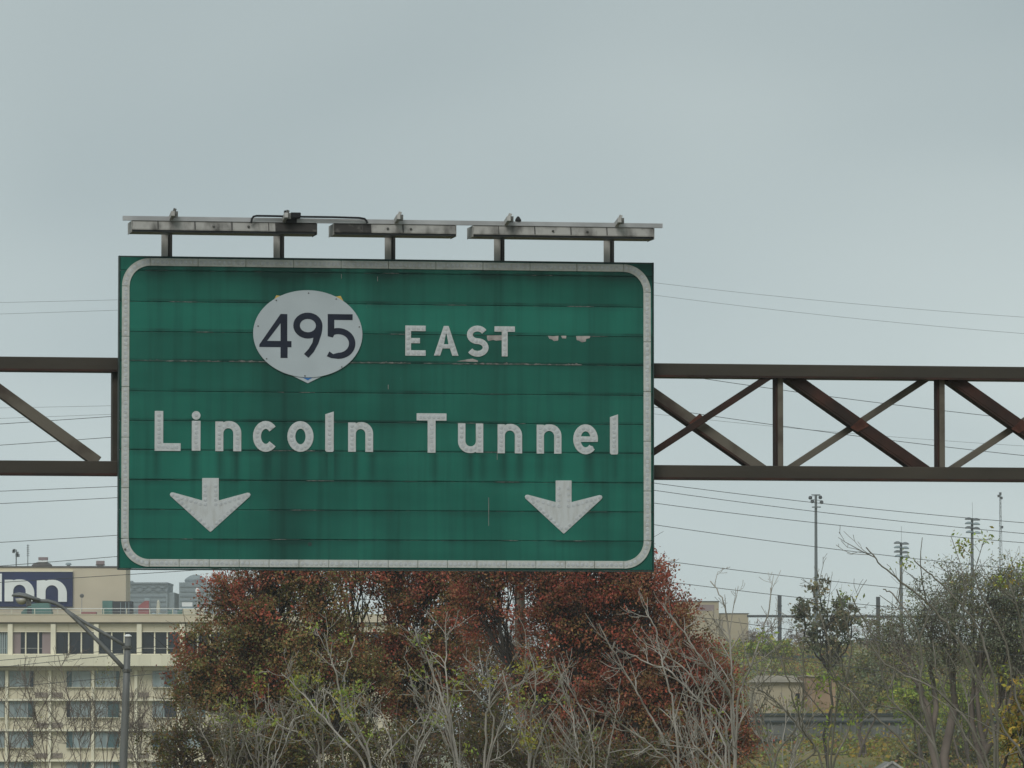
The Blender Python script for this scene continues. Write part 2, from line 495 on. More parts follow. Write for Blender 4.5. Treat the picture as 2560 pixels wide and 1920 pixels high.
def build_ground():
    xs = np.unique(np.concatenate([np.linspace(-1800, -150, 12), np.linspace(-150, -30, 13), np.linspace(-30, 60, 61), np.linspace(60, 200, 15), np.linspace(200, 1800, 12)]))
    ys = np.unique(np.concatenate([np.linspace(-700, -60, 9), np.linspace(-60, 240, 51), np.linspace(240, 700, 93), np.linspace(700, 3000, 24)]))
    rng = np.random.default_rng(5)
    V, F = [], []
    for y in ys:
        for x in xs:
            bump_ = 0.0 if y < 100 else float(rng.normal(0, 0.12 if y < 700 else 0.3))
            V.append((x, y, gz(x, y) + bump_ * (1 if x > -5 else 0.2)))
    w = len(xs)
    for j in range(len(ys) - 1):
        for i in range(w - 1):
            F.append((j*w+i, j*w+i+1, (j+1)*w+i+1, (j+1)*w+i))
    mb = MB(); mb.v, mb.f = V, F
    g = mat('ground_autumn_grass', (0.11, 0.125, 0.045), 0.95, col2=(0.25, 0.175, 0.06), scale=0.05, stretch=(1, 1.8, 1), thr=(0.42, 0.66), bump=0.3, bscale=1.5)
    o = mb.build('ground', g, smooth=True, fix=False)
    setp(o, kind='structure')
build_ground()

def build_road():
    cl = [(-1.5, -300), (-1.5, -60), (-1.5, 0), (-1.5, 40), (-2.5, 56), (-6, 66), (-14, 74), (-30, 81), (-60, 86), (-130, 88)]
    mb = MB()
    for i, (x, y) in enumerate(cl):
        a, b = cl[max(0, i-1)], cl[min(len(cl)-1, i+1)]
        t = Vector((b[0]-a[0], b[1]-a[1], 0)).normalized()
        n_ = Vector((-t.y, t.x, 0))
        for s in (7.2, -7.2):
            p = Vector((x, y, 0)) + n_ * s
            mb.v.append((p.x, p.y, gz(p.x, p.y) + 0.06))
    for i in range(len(cl) - 1):
        mb.f.append((2*i, 2*i+1, 2*i+3, 2*i+2))
    o = mb.build('road', M['asphalt'], fix=False)
    setp(o, kind='structure')
build_road()

# ------------------------------------------------------------------ letter shapes
def arc(cx, cy, rx, ry, a0, a1, n=14):
    return [(cx + rx * math.cos(R(a0 + (a1 - a0) * i / n)), cy + ry * math.sin(R(a0 + (a1 - a0) * i / n))) for i in range(n + 1)]
def strip(c, s):
    """closed outline of a stroke of width s along centre line c"""
    Lf, Rt = [], []
    for i, p in enumerate(c):
        a, b = c[max(0, i-1)], c[min(len(c)-1, i+1)]
        t = (b[0]-a[0], b[1]-a[1]); q = math.hypot(*t) or 1
        nx, ny = -t[1]/q*s/2, t[0]/q*s/2
        Lf.append((p[0]+nx, p[1]+ny)); Rt.append((p[0]-nx, p[1]-ny))
    return Rt + Lf[::-1]
def g_L(w, h, s): return [[(0, 0), (w, 0), (w, s*.9), (s, s*.9), (s, h), (0, h)]], [[(s/2, h-s/2), (s/2, s/2), (w-s/2, s*.45)]]
def g_l(w, h, s): return [[(0, .03*h), (.15*w, 0), (.9*w, 0), (w, .03*h), (w, h), (0, h*.93)]], [[(w/2, h*.9), (w/2, s/2)]]
def g_T(w, h, s): return [[(w/2-s/2, 0), (w/2+s/2, 0), (w/2+s/2, h-s*.9), (w, h-s*.9), (w, h), (0, h), (0, h-s*.9), (w/2-s/2, h-s*.9)]], [[(s*.45, h-s*.45), (w-s*.45, h-s*.45)], [(w/2, h-s*1.35), (w/2, s*.4)]]
def g_E(w, h, s):
    m = h * .5
    return [[(0, 0), (w, 0), (w, s*.95), (s, s*.95), (s, m-s*.45), (w*.72, m-s*.45), (w*.72, m+s*.45), (s, m+s*.45), (s, h-s*.95), (w, h-s*.95), (w, h), (0, h)]], [[(s/2, h-s/2), (s/2, s/2)], [(s*1.4, h-s*.47), (w-s*.4, h-s*.47)], [(s*1.4, m), (w*.72-s*.35, m)], [(s*1.4, s*.47), (w-s*.4, s*.47)]]
def g_A(w, h, s):
    c, t = w / 2, s * .42
    def xi(y, off): return (c - t) * (1 - y / h) * -1 + c - t + off
    b0, b1 = h * .24, h * .24 + s * .75
    apex = h * .80
    L_out = lambda y: (c - t) * y / h
    L_in = lambda y: L_out(y) + s * 1.08
    outer = [(0, 0), (s*1.08, 0), (L_in(b0), b0), (w - L_in(b0), b0), (w - s*1.08, 0), (w, 0), (c + t, h), (c - t, h)]
    hole = [(L_in(b1), b1), (w - L_in(b1), b1), (c, apex)]
    return [outer, hole], [[(s*.55, s*.4), (c, h-s*.5)], [(w-s*.55, s*.4), (c+s*.45, h-s*1.3)], [(w*.36, b0+s*.37), (w*.64, b0+s*.37)]]
def g_S(w, h, s):
    ry = (h - s) / 4; rx = w/2 - s/2
    c = arc(w/2, h/2+ry, rx*.93, ry, 28, 270, 16) + arc(w/2, h/2-ry, rx, ry, 90, -152, 16)[1:]
    return [strip(c, s)], [c[1:-1]]
def g_n(w, h, s, k=.9):
    ri = (w - 2*s) / 2; yi = h - s*k - ri
    Ro = w * .46
    o = [(0, 0), (s, 0)] + arc(w/2, yi, ri, ri, 180, 0, 12) + [(w-s, 0), (w, 0)] + arc(w-Ro, h-Ro, Ro, Ro, 0, 90, 9) + [(s*1.35, h*.995), (s*1.0, h*.955), (s*.95, h*.985), (0, h*.985)]
    cl = [(s/2, h-s/2), (s/2, s/2)]
    cl2 = arc(w/2+s*.15, h-s*.45-ri-s*.45, ri+s*.4, ri+s*.45, 130, 0, 8) + [(w-s/2, s/2)]
    return [o], [cl, cl2]
def g_u(w, h, s):
    c, l_ = g_n(w, h, s)
    f = lambda q: [(w-x, h-y) for x, y in q]
    return [f(q) for q in c], [f(q) for q in l_]
def g_o(w, h, s): return [arc(w/2, h/2, w/2, h/2, 0, 360, 28)[:-1], arc(w/2, h/2, w/2-s, h/2-s*.95, 0, 360, 28)[:-1]], [arc(w/2, h/2, w/2-s/2, h/2-s/2, 0, 352, 24)]
def g_c(w, h, s):
    cl = arc(w*.53, h/2, w*.53-s/2, h/2-s/2, 40, 320, 22)
    return [strip(cl, s)], [cl[1:-1]]
def g_e(w, h, s):
    yb = h * .42; rx, ry = w/2, h/2
    ai = math.degrees(math.asin((yb - ry) / (ry - s)))
    outer = arc(rx, ry, rx, ry, math.degrees(math.asin((yb - ry) / ry)), 318, 26)
    inner = arc(rx, ry, rx-s, ry-s*.95, 318, 180 - ai, 14)
    a2 = math.degrees(math.asin((yb + s*.72 - ry) / (ry - s*.95)))
    hole = arc(rx, ry, rx-s, ry-s*.95, a2, 180 - a2, 12)
    return [outer + inner, hole], [arc(rx, ry, rx-s/2, ry-s/2, 0, 312, 20), [(w*.35, yb+s*.36), (w*.66, yb+s*.36)]]
def g_i(w, h, s):
    return [[(0, 0), (w, 0), (w, h*.755), (0, h*.755)]], [[(w/2, h*.7), (w/2, s/2)]]
def g_4(w, h, s):
    sx = w * .66
    return [[(sx, 0), (sx+s*1.05, 0), (sx+s*1.05, h*.245), (w, h*.245), (w, h*.385), (sx+s*1.0, h*.385), (sx+s*1.0, h), (sx, h), (0, h*.30), (0, h*.245), (sx, h*.245)], [(w*.24, h*.385), (sx, h*.385), (sx, h*.79)]]
def g_9(w, h, s):
    rx, ry = w/2, h*.287
    cy = h - ry
    outer = arc(rx, cy, rx, ry, 0, 292, 26)
    tail = [(w*.66, h*.34), (w*.53, h*.2), (w*.37, h*.085), (w*.52, 0), (w*.70, h*.13), (w*.86, h*.32), (w*.965, h*.53), (w*.995, h*.64)]
    return [outer + tail, arc(rx, cy, rx-s, ry-s*.95, 0, 360, 24)[:-1]]
def g_5(w, h, s):
    # bar, stem, bowl
    cx, cy, rx, ry = w*.40, h*.345, w*.60, h*.345
    bowl_o = arc(cx, cy, rx, ry, 108, -90, 20)
    bowl_i = arc(cx, cy, rx - s, ry - s*.95, -90, 112, 18)
    o = [(w*.03, h), (w*.03, h*.50), (w*.20, h*.475)] + bowl_i[::-1][0:0] + []
    o = [(w*.90, h), (w*.03, h), (w*.03, h*.505), (w*.21, h*.475)] + bowl_i[::-1] + [(w*.22, h*.105), (w*.09, h*.165), (0, h*.055), (w*.16, h*.015)] + bowl_o[::-1] + [(w*.26, h*.63), (w*.26, h*.87), (w*.90, h*.87)]
    return [o]

def buttons(lines, rad, sp):
    """domed reflector buttons threaded on the strokes' centre lines"""
    mb = MB()
    for l_ in lines:
        d = [0.0]
        for a, b in zip(l_, l_[1:]): d.append(d[-1] + math.hypot(b[0]-a[0], b[1]-a[1]))
        n = max(1, int(round(d[-1] / sp)))
        for i in range(n + 1 if d[-1] > .01 else 1):
            t = d[-1] * i / n
            x = float(np.interp(t, d, [p[0] for p in l_])); z = float(np.interp(t, d, [p[1] for p in l_]))
            mb.lathe((x, 0, z), [(rad, 0.002), (rad, -0.0012), (rad * .8, -0.0026), (rad * .3, -0.0031)], 8, 'y')
    return mb

# ------------------------------------------------------------------ the overhead sign
SW, SH = loc(1632, 1424)[0], loc(303, 642)[1]
sign = empty('overhead_sign', G0, PSI, 'large green highway sign reading Lincoln Tunnel with two white down arrows', 'road sign')
seam_py = [1421, 1347, 1273, 1199, 1124, 1051, 977, 901, 828, 753, 675]
seam_z = [max(0, loc(300, p)[1]) for p in seam_py] + [SH]
for i in range(len(seam_z) - 1):
    z0, z1 = seam_z[i], seam_z[i+1]
    yo = random.Random(i).uniform(0, 0.004)
    mb = MB().box(0.016, SW, yo, 0.05, z0 + 0.0018, z1 - 0.0018)
    bevel(mb.build('panel', M['green'], sign), 0.005, 2)
MB().box(0.022, SW - 0.01, 0.012, 0.045, 0.005, SH - 0.005).build('seam_backing', M['seam'], sign)
# chalky corrosion lines on the seams
rs = random.Random(4)
for i in range(1, len(seam_z) - 1):
    strong = i == 7
    for k in range(9 if strong else 4):
        L = rs.uniform(.35, .8) if strong else rs.uniform(.06, .35)
        x = rs.uniform(0.1, SW - L - .1)
        if strong: x = .12 + (SW - 1.0) * k / 9
        hgt = .013 if strong else rs.uniform(.002, .005)
        n = int(L / .022) + 3
        up = [(x + L * j / n, seam_z[i] + 0.003 + hgt * max(.05, rs.gauss(.35, .35)) * min(1, j / 2, (n - j) / 2)) for j in range(n + 1)]
        dn = [(x + L * j / n, seam_z[i] - 0.001 - hgt * .35 * rs.uniform(.2, 1) * min(1, j / 2 + .1, (n - j) / 2 + .1)) for j in range(n, -1, -1)]
        MB().prism([dn[::-1] + up[::-1]], -0.0012 - 0.0003 * (k % 3), 0.003).build('corrosion_line', M['seam'] if rs.random() < .5 else M['corrode'], sign)
def zpx(region, scale, x, y): return region[0] + x / scale, region[1] + y / scale
Z1 = lambda x, y: loc(*zpx((280, 480), 3.072, x, y))
Z2 = lambda x, y: loc(*zpx((960, 480), 3.072, x, y))
Z3 = lambda x, y: loc(*zpx((280, 980), 3.072, x, y))
Z4 = lambda x, y: loc(*zpx((960, 980), 3.072, x, y))
for pts in ([(1258, 1104), (1300, 1108), (1340, 1104), (1337, 1140), (1305, 1145), (1290, 1132), (1270, 1128)],
            [(1360, 1104), (1400, 1104), (1398, 1125), (1368, 1124)],
            [(1475, 1106), (1585, 1106), (1580, 1122), (1552, 1128), (1550, 1148), (1520, 1155), (1495, 1140), (1480, 1138)],
            [(790, 1102), (905, 1100), (905, 1138), (860, 1142), (840, 1136), (800, 1144), (792, 1130)],
            [(560, 1300), (640, 1285), (680, 1280), (722, 1295), (720, 1305)]):
    c = [Z2(*p) for p in pts]
    MB().prism([c[::-1]], -0.0025, 0.004).build('peeled_patch', M['flake'], sign)
for x, y in ((1760, 630), (2038, 650), (2120, 1480)):
    a, b = Z1(x, y), Z1(x + 6, y + 35)
    MB().box(a[0], a[0] + .004, -0.003, .004, b[1], a[1]).build('scratch', M['flake'], sign)
for x, y, y1 in ((868, 470, 520), (803, 810, 1028)):
    a, b = Z4(x, y), Z4(x, y1)
    MB().box(a[0], a[0] + .003, -0.003, .004, b[1], a[1]).build('scratch', M['flake'], sign)

# white border with reflector buttons, in lengths
BW = 0.077
bx0, bx1, bz0, bz1 = 0.034, SW - 0.018, 0.018, SH - 0.010
BR = 0.285
def strip_part(x0, x1, z0, z1, lines):
    s_ = MB().box(x0, x1, -0.010, 0.004, z0, z1).build('border_strip', M['strip'], sign)
    bevel(s_, 0.003)
    setp(buttons(lines, 0.021, 0.047).build('reflector_buttons', M['button'], s_), kind='stuff').location = (0, -0.0095, 0)
def runs(a, b, n): return [(a + (b - a) * i / n + .002, a + (b - a) * (i + 1) / n - .002) for i in range(n)]
for a, b in runs(bx0 + BR, bx1 - BR, 10):
    strip_part(a, b, bz1 - BW, bz1, [[(a + .03, bz1 - BW/2), (b - .03, bz1 - BW/2)]])
for a, b in runs(bx0 + BR, bx1 - BR, 16):
    strip_part(a, b, bz0, bz0 + BW, [[(a + .03, bz0 + BW/2), (b - .03, bz0 + BW/2)]])
for a, b in runs(bz0 + BR, bz1 - BR, 5):
    strip_part(bx0, bx0 + BW, a, b, [[(bx0 + BW/2, a + .03), (bx0 + BW/2, b - .03)]])
    strip_part(bx1 - BW, bx1, a, b, [[(bx1 - BW/2, a + .03), (bx1 - BW/2, b - .03)]])
for cx, cz, a0 in ((bx0 + BR, bz0 + BR, 180), (bx1 - BR, bz0 + BR, 270), (bx1 - BR, bz1 - BR, 0), (bx0 + BR, bz1 - BR, 90)):
    c = arc(cx, cz, BR - BW/2, BR - BW/2, a0 + .4, a0 + 89.6, 16)
    o = MB().prism([strip(c, BW)], -0.010, 0.004).build('border_corner', M['strip'], sign)
    setp(buttons([c[1:-1]], 0.021, 0.05).build('reflector_buttons', M['button'], o), kind='stuff').location = (0, -0.0095, 0)

# rims round the panel stack
MB().box(0.002, 0.014, -0.008, 0.07, -0.012, SH + 0.012).build('edge_rim', M['rim'], sign)
MB().box(SW + 0.002, SW + 0.014, -0.008, 0.07, -0.012, SH + 0.012).build('edge_rim', M['rim'], sign)
MB().box(0.0145, SW + 0.0015, -0.006, 0.065, -0.014, -0.001).build('edge_rim', M['rim'], sign)
MB().box(0.0145, SW + 0.0015, 0.004, 0.065, SH + 0.001, SH + 0.012).build('edge_rim', M['rim'], sign)

def letter(ch, fn, Zf, x0, y0, x1, y1, s, sb=None):
    a, b = Zf(x0, y1), Zf(x1, y0)
    w, h = b[0] - a[0], b[1] - a[1]
    sm = s * 0.00406 / 3.072
    cont, lines = fn(w, h, sm)
    sh = lambda q: [(x + a[0], z + a[1]) for x, z in q]
    o = MB().prism([sh(c) for c in cont], -0.007, 0.004).build('letter_' + ch, M['legend'], sign)
    bevel(o, 0.002)
    if ch == 'i':
        c = Zf(646, 180)
        MB().lathe((c[0], 0, c[1]), [(.044, .004), (.044, -.007)], 20, 'y').build('dot', M['legend'], o)
        lines = lines + [[(w/2, h * .905), (w/2, h * .9051)]]
    bt = buttons([sh(l_) for l_ in lines], 0.0205, 0.047).build('reflector_buttons', M['button'], o)
    bt.location = (0, -0.0065, 0)
    setp(bt, kind='stuff')
for ch, fn, Zf, x0, y0, x1, y1, s in (
        ('l_capital', g_L, Z3, 327, 147, 528, 452, 66), ('i', g_i, Z3, 612, 147, 680, 452, 66), ('n', g_n, Z3, 793, 224, 993, 455, 62),
        ('c', g_c, Z3, 1082, 223, 1268, 460, 62), ('o', g_o, Z3, 1346, 225, 1548, 460, 62), ('l', g_l, Z3, 1637, 150, 1703, 460, 64), ('n', g_n, Z3, 1813, 232, 2005, 460, 60),
        ('t', g_T, Z4, 250, 165, 480, 467, 62), ('u', g_u, Z4, 568, 243, 762, 469, 58), ('n', g_n, Z4, 872, 246, 1060, 471, 57), ('n', g_n, Z4, 1172, 249, 1362, 473, 57),
        ('e', g_e, Z4, 1453, 249, 1643, 479, 58), ('l', g_l, Z4, 1735, 172, 1797, 480, 62),
        ('e_capital', g_E, Z2, 163, 1027, 320, 1257, 45), ('a', g_A, Z2, 383, 1030, 572, 1257, 45), ('s', g_S, Z2, 632, 1027, 803, 1265, 46), ('t', g_T, Z2, 848, 1033, 1005, 1263, 46)):
    letter(ch, fn, Zf, x0, y0, x1, y1, s)

def arrow(Zf, cx, sw, yt, yj, tipl, tipr, point, jr):
    P = lambda x, y: Zf(x, y)
    out = [P(cx - sw/2, yt), P(cx - sw/2, yj), P(tipl[0] + 22, tipl[1] - 16), P(tipl[0] + 6, tipl[1] - 14), P(tipl[0] - 2, tipl[1]), P(tipl[0] + 4, tipl[1] + 14),
           P(point[0] - 8, point[1] - 6), P(*point), P(point[0] + 8, point[1] - 6), P(tipr[0] - 4, tipr[1] + 14), P(tipr[0] + 2, tipr[1]), P(tipr[0] - 6, tipr[1] - 14), P(tipr[0] - 22, tipr[1] - 16), P(cx + sw/2, yj), P(cx + sw/2, yt)]
    o = MB().prism([out], -0.007, 0.004).build('arrow', M['legend'], sign)
    bevel(o, 0.002)
    i = 24
    lines = [[P(cx - sw/2 + i, yt + 60), P(cx - sw/2 + i, yj + 30)], [P(cx + sw/2 - i, yt + 60), P(cx + sw/2 - i, yj + 30)],
             [P(tipl[0] + 18, tipl[1] + 4), P(cx - sw/2 - 15, yj + 26)], [P(tipr[0] - 18, tipr[1] + 4), P(cx + sw/2 + 15, yj + 26)],
             [P(tipl[0] + 62, tipl[1] + 40), P(point[0] - 20, point[1] - 42)], [P(tipr[0] - 62, tipr[1] + 40), P(point[0] + 20, point[1] - 42)]]
    bt = buttons(lines, 0.019, 0.052).build('reflector_buttons', M['button'], o)
    bt.location = (0, -0.0065, 0)
    setp(bt, kind='stuff')
arrow(Z3, 756, 128, 661, 833, (446, 787), (1062, 789), (755, 1076), 0)
arrow(Z4, 1379, 122, 680, 846, (1083, 805), (1675, 808), (1380, 1089), 0)

# route marker plate over an older shield
c0 = Z1(1503, 1090); rx = Z1(1922, 1090)[0] - c0[0]; rz = Z1(1503, 755)[1] - c0[1]
sh_pts = [(1262, 793), (1238, 838), (1130, 1000), (1150, 1180), (1260, 1350), (1503, 1469), (1745, 1350), (1855, 1180), (1880, 1000), (1780, 845), (1755, 798), (1640, 850), (1503, 820), (1370, 850)]
o = MB().prism([[Z1(*p) for p in sh_pts]], -0.006, 0.003).build('route_shield', M['plate'], sign)
MB().prism([[Z1(*p) for p in ((1262, 793), (1238, 838), (1290, 846), (1300, 800))]], -0.0075, -0.004).build('gold_corner', M['gold'], o)
MB().prism([[Z1(*p) for p in ((1755, 798), (1780, 845), (1720, 846), (1715, 804))]], -0.0075, -0.004).build('gold_corner', M['gold'], o)
MB().prism([[Z1(*p) for p in ((1455, 1420), (1503, 1447), (1550, 1420))]], -0.0075, -0.004).build('blue_field', M['blue'], o)
disc = MB().prism([arc(c0[0], c0[1], rx, rz, 0, 360, 72)[:-1]], -0.014, -0.009).build('route_disc', M['plate'], sign)
bevel(disc, 0.0015)
for ch, fn, x0, y0, x1, y1, s in (('4', g_4, 1130, 938, 1377, 1273, 52), ('9', g_9, 1390, 928, 1615, 1273, 51), ('5', g_5, 1648, 940, 1868, 1281, 50)):
    a, b = Z1(x0, y1), Z1(x1, y0)
    cont = fn(b[0]-a[0], b[1]-a[1], s * .00406 / 3.072)
    MB().prism([[(x + a[0], z + a[1]) for x, z in c] for c in cont], -0.0165, -0.0125).build('digit_' + ch, M['digit'], disc)
for p in ((1508, 777), (1260, 832), (1720, 822), (1120, 1030), (1897, 1037), (1186, 1281), (1762, 1343), (1480, 1412)):
    q = Z1(*p)
    MB().lathe((q[0], 0, q[1]), [(.0075, -.012), (.0075, -.0185), (.004, -.021)], 6, 'y').build('bolt', M['bolt'], disc)
q = Z3(1520, 1168)
MB().lathe((q[0], 0, q[1]), [(.021, .003), (.021, -.001)], 14, 'y').build('patch_disc', M['rim'], sign)
q = Z3(100, 1208)
MB().lathe((q[0], 0, q[1]), [(.011, .003), (.011, -.021)], 10, 'y').build('missing_button', M['bolt'], sign)

# uprights behind the panel, standing proud above it
for px in (418, 698, 976, 1249, 1523):
    u0 = loc(px, 600, 0.1)[0]
    zt = loc(px, 572 + (px - 400) * .0143, 0.1)[1]
    o = MB().box(u0 - .062, u0 + .004, 0.072, 0.084, 0.06, zt).build('upright', M['galv'], sign)
    MB().box(u0 - .008, u0 + .004, 0.0845, 0.17, 0.06, zt).build('shaded_web', M['galv_dark'], o)  # stain tone that also paints the post's shaded right half dark
    MB().box(u0 + .0045, u0 + .058, 0.158, 0.17, 0.06, zt).build('rear_flange', M['galv'], o)
    MB().box(u0 + .022, u0 + .052, 0.10, 0.157, SH - .3, zt).build('cable_duct', M['galv_dark'], o)
    # arm that reaches forward over the lights
    za = zt + 0.055
    arm = MB().bar((u0 - .02, 0.16, zt - .03), (u0 - .02, -0.56, za + .05), 0.035, 0.05, (0, 0, 1)).build('arm', M['galv'], o)
    MB().bar((u0 - .02, -0.47, za + .01), (u0 + .012, -0.47, za + .105), 0.03, 0.04).build('arm_tip', M['galv'] if px > 700 else M['bolt'], o)
    MB().bar((u0 + .018, -0.49, za + .015), (u0 + .018, -0.49, za + .075), 0.035, 0.05).build('clamp', M['bolt'], o)

# lighting rail above the sign
YR = -0.40
r0, r1 = loc(307.7, 547.5, YR), loc(1656.6, 561.5, YR)
rail = empty('light_rail', G0, PSI, 'long grey metal rail running above the whole green sign', 'rail')
rz0 = (loc(307.7, 547.5, YR)[1] + loc(1656.6, 561.5, YR)[1]) / 2
MB().box(r0[0], r1[0], YR, YR + .05, rz0 - .022, rz0 + .022).build('rail_beam', M['rail'], rail)
MB().box(r0[0] + .01, r1[0] - .01, YR + .0505, YR + .14, rz0 + .008, rz0 + .02).build('rail_flange', M['rail'], rail)
cz = lambda x, y: loc(*zpx((280, 480), 3.072, x, y), YR - .04)
pts = [cz(1068, 240), cz(1075, 205), cz(1088, 188), cz(1110, 183), cz(1200, 184), cz(1340, 187), cz(1450, 190), cz(1700, 193), cz(1900, 199), cz(1940, 206), cz(1955, 222), cz(1962, 240)]
MB().tube([(x, YR - .04, z) for x, z in pts], 0.011, 8).build('conduit', M['black'], rail)
a, b = cz(1368, 202), cz(1446, 160)
bevel(MB().box(a[0], b[0], YR - .09, YR - .0, a[1], b[1]).build('junction_box', M['black'], rail), .006)
a, b = cz(1330, 222), cz(1350, 140)
MB().box(a[0], b[0], YR - .02, YR + .06, a[1], b[1]).build('junction_bracket', M['black'], rail)
a, b = cz(1340, 236), cz(1420, 202)
MB().box(a[0], b[0], YR - .03, YR + .0, a[1], b[1]).build('junction_plate', M['black'], rail)
q = loc(960 + 1033/3.072, 480 + 230/3.072, YR)
MB().lathe((q[0], YR + .02, rz0 + .02), [(.032, 0), (.032, .02), (.02, .04), (.008, .055)], 10).build('photocell', M['black'], rail)

# three long luminaires hung under the rail
def luminaire(px0, px1, label, burnt=None, burnt0=None):
    u0, u1 = loc(px0, 590, YR)[0], loc(px1, 590, YR)[0]
    t = empty('sign_light', G0, PSI, label, 'light', 'long lights above the sign')
    zt, zb = rz0 - .024, rz0 - .024 - .092
    segs = [(u0, u1, M['housing'])]
    if burnt: segs = [(u0, u1 - burnt, M['housing']), (u1 - burnt + .002, u1, M['housing_burnt'])]
    if burnt0: segs = [(u0, u0 + burnt0, M['housing_burnt']), (u0 + burnt0 + .002, u1, M['housing'])]
    for a, b, m_ in segs:
        c = [(YR + .012, zt), (YR - .012, zb + .012), (YR - .012, zb), (YR + .33, zb), (YR + .33, zb + .03), (YR + .10, zt)]
        mb = MB()
        n = len(c)
        mb.v = [(a, y, z) for y, z in c] + [(b, y, z) for y, z in c]
        mb.f = [tuple(range(n))[::-1], tuple(range(n, 2*n))] + [(i, (i+1) % n, n + (i+1) % n, n + i) for i in range(n)]
        mb.build('housing', m_, t)
    MB().box(u0 + .01, u1 - .01, YR + .0, YR + .32, zb - .022, zb - .001).build('lens', M['lens'], t)
    MB().box(u0 - .006, u0 - .0005, YR - .014, YR + .335, zb - .026, zt - .004).build('end_cap', M['housing'], t)
    MB().box(u1 + .0005, u1 + .006, YR - .014, YR + .335, zb - .026, zt - .004).build('end_cap', M['galv_dark'] if burnt else M['housing'], t)
    n = max(2, int((u1 - u0) / .36))
    for i in range(1, n):
        x = u0 + (u1 - u0) * (i - .3) / n
        MB().bar((x, YR - .014, zb + .008), (x, YR + .008, zt - .004), rs.uniform(.006, .014), 0.008, (0, 1, 0)).build('joint_band', M['galv_dark'], t)
    for f in (.44, .63):
        x = u0 + (u1 - u0) * f
        MB().lathe((x, YR - .008, (zt + zb) / 2), [(.012, 0.01), (.012, -.012), (.006, -.018)], 8, 'y').build('latch', M['bolt'], t)
luminaire(330, 791, 'long grey light with a sooty right end, under the left part of the rail', burnt=.42)
luminaire(835, 1139, 'shortest of the lights hung under the rail above the sign, between two longer ones', burnt0=.38)
luminaire(1183, 1634, 'long pale grey light under the right part of the rail above the sign')

# ------------------------------------------------------------------ gantry truss
gan = empty('sign_gantry', G0, PSI, 'dark brown rusty steel truss gantry carrying the green highway sign', 'gantry')
ZG = lambda x, y, yl=0.2: loc(1600 + x / 2.304, 640 + y / 2.304, yl)
YG0, YG1 = 0.175, 0.55
zt1, zt0 = ZG(500, 622)[1], ZG(500, 699)[1]
zb1, zb0 = ZG(500, 1207)[1], ZG(500, 1286)[1]
GL, GR = -6.3, 14.2
for a, b in ((zt0, zt1), (zb0, zb1)):
    ch = bevel(MB().box(GL, GR, YG0, YG1, a, b).build('chord', M['truss'], gan), 0.006)
    MB().box(GL, GR, YG0 - .004, YG0 + .02, a - .004, a + .018).build('shaded_lower_strip', M['truss_rust_shade'], ch)  # dark strip painting the chord's shaded underside along its front edge
def member(name, a, b, w, d, y, m_):
    return bevel(MB().bar((a[0], y, a[1]), (b[0], y, b[1]), w, d).build(name, m_, gan), 0.004)
pit = ZG(1740, 900)[0] - ZG(808, 900)[0]
v1 = ZG(815, 900)[0]
zv0, zv1 = zb1 - .01, zt0 + .01
k = -3
for k in range(-3, 3):
    x = v1 + pit * k
    if x < GL + .3 or x > GR - .3: continue
    vis = k >= 0
    o = member('vertical', (x, zv0), (x, zv1), .058, .012, 0.25, M['truss_tan'] if vis else M['truss'])
    MB().box(x - .045, x - .0295, .262, .42, zv0, zv1).build('shaded_web', M['truss_rust_shade'], o)  # darker plate puts the shade of the left face into its colour
    MB().box(x - .029, x + .03, .405, .418, zv0, zv1).build('rear_flange', M['truss'], o)
for k in range(-4, 3):
    xl = v1 + pit * k
    xr = xl + pit
    if xl < GL or xr > GR: continue
    # heavy diagonal falls to the right, light one rises to the right
    hm = M['truss_tan'] if k == -1 else M['truss_rust_shade']
    member('heavy_diagonal', (xl + .10, zt0 + .04), (xr - .16, zb1 - .04), .10 if k == -1 else .108, .18, 0.345 if k != -1 else .39, hm)
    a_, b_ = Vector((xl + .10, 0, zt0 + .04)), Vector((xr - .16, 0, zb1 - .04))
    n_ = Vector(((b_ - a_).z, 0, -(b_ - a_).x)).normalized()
    MB().bar(a_ + n_ * .062 + Vector((0, .36, 0)), b_ + n_ * .062 + Vector((0, .36, 0)), .022, .2).build('shaded_angle_leg', M['truss_rust_shade'], gan)  # dark bar added for the shaded underside of the diagonal
    if k < -1 and k != -4: continue
    member('light_diagonal', (xl + .12, zb1 - .03), (xr - .10, zt0 + .03), .068, .05, 0.215 if k == -1 else 0.47, M['truss_rust_shade'] if k == -1 else M['truss_tan'])
    xm, zm = (xl + xr) / 2 - .02, (zt0 + zb1) / 2 + (.01 if k == -1 else -.02)
    MB().prism([[(xm - .10, zm - .03), (xm - .02, zm - .075), (xm + .10, zm - .01), (xm + .02, zm + .07)]], 0.20 if k == -1 else .248, .212 if k == -1 else .2545).build('gusset', M['rust'], gan)
# upright at the sign's left edge and the falling member left of it
ZE = lambda x, y, yl=0.2: loc(x / 2.5925, 680 + y / 2.5925, yl)
xe = ZE(752, 900)[0]
member('vertical', (xe, zv0), (xe, zv1), .06, .16, .33, M['truss'])
a, b = ZE(-300, 545), ZE(640, 1222)
member('heavy_diagonal', (a[0], a[1]), (b[0], b[1] - .01), .115, .16, .33, M['truss_tan'])
for x in (GL + .15, GR - .15):
    for y in (YG0 + .06, YG1 - .06):
        P = G0 + TX * x + TN * y
        MB().box(x - .14, x + .14, y - .055, y + .055, gz(P.x, P.y) - G0.z - .2, zt1 + .2).build('end_post', M['truss'], gan)

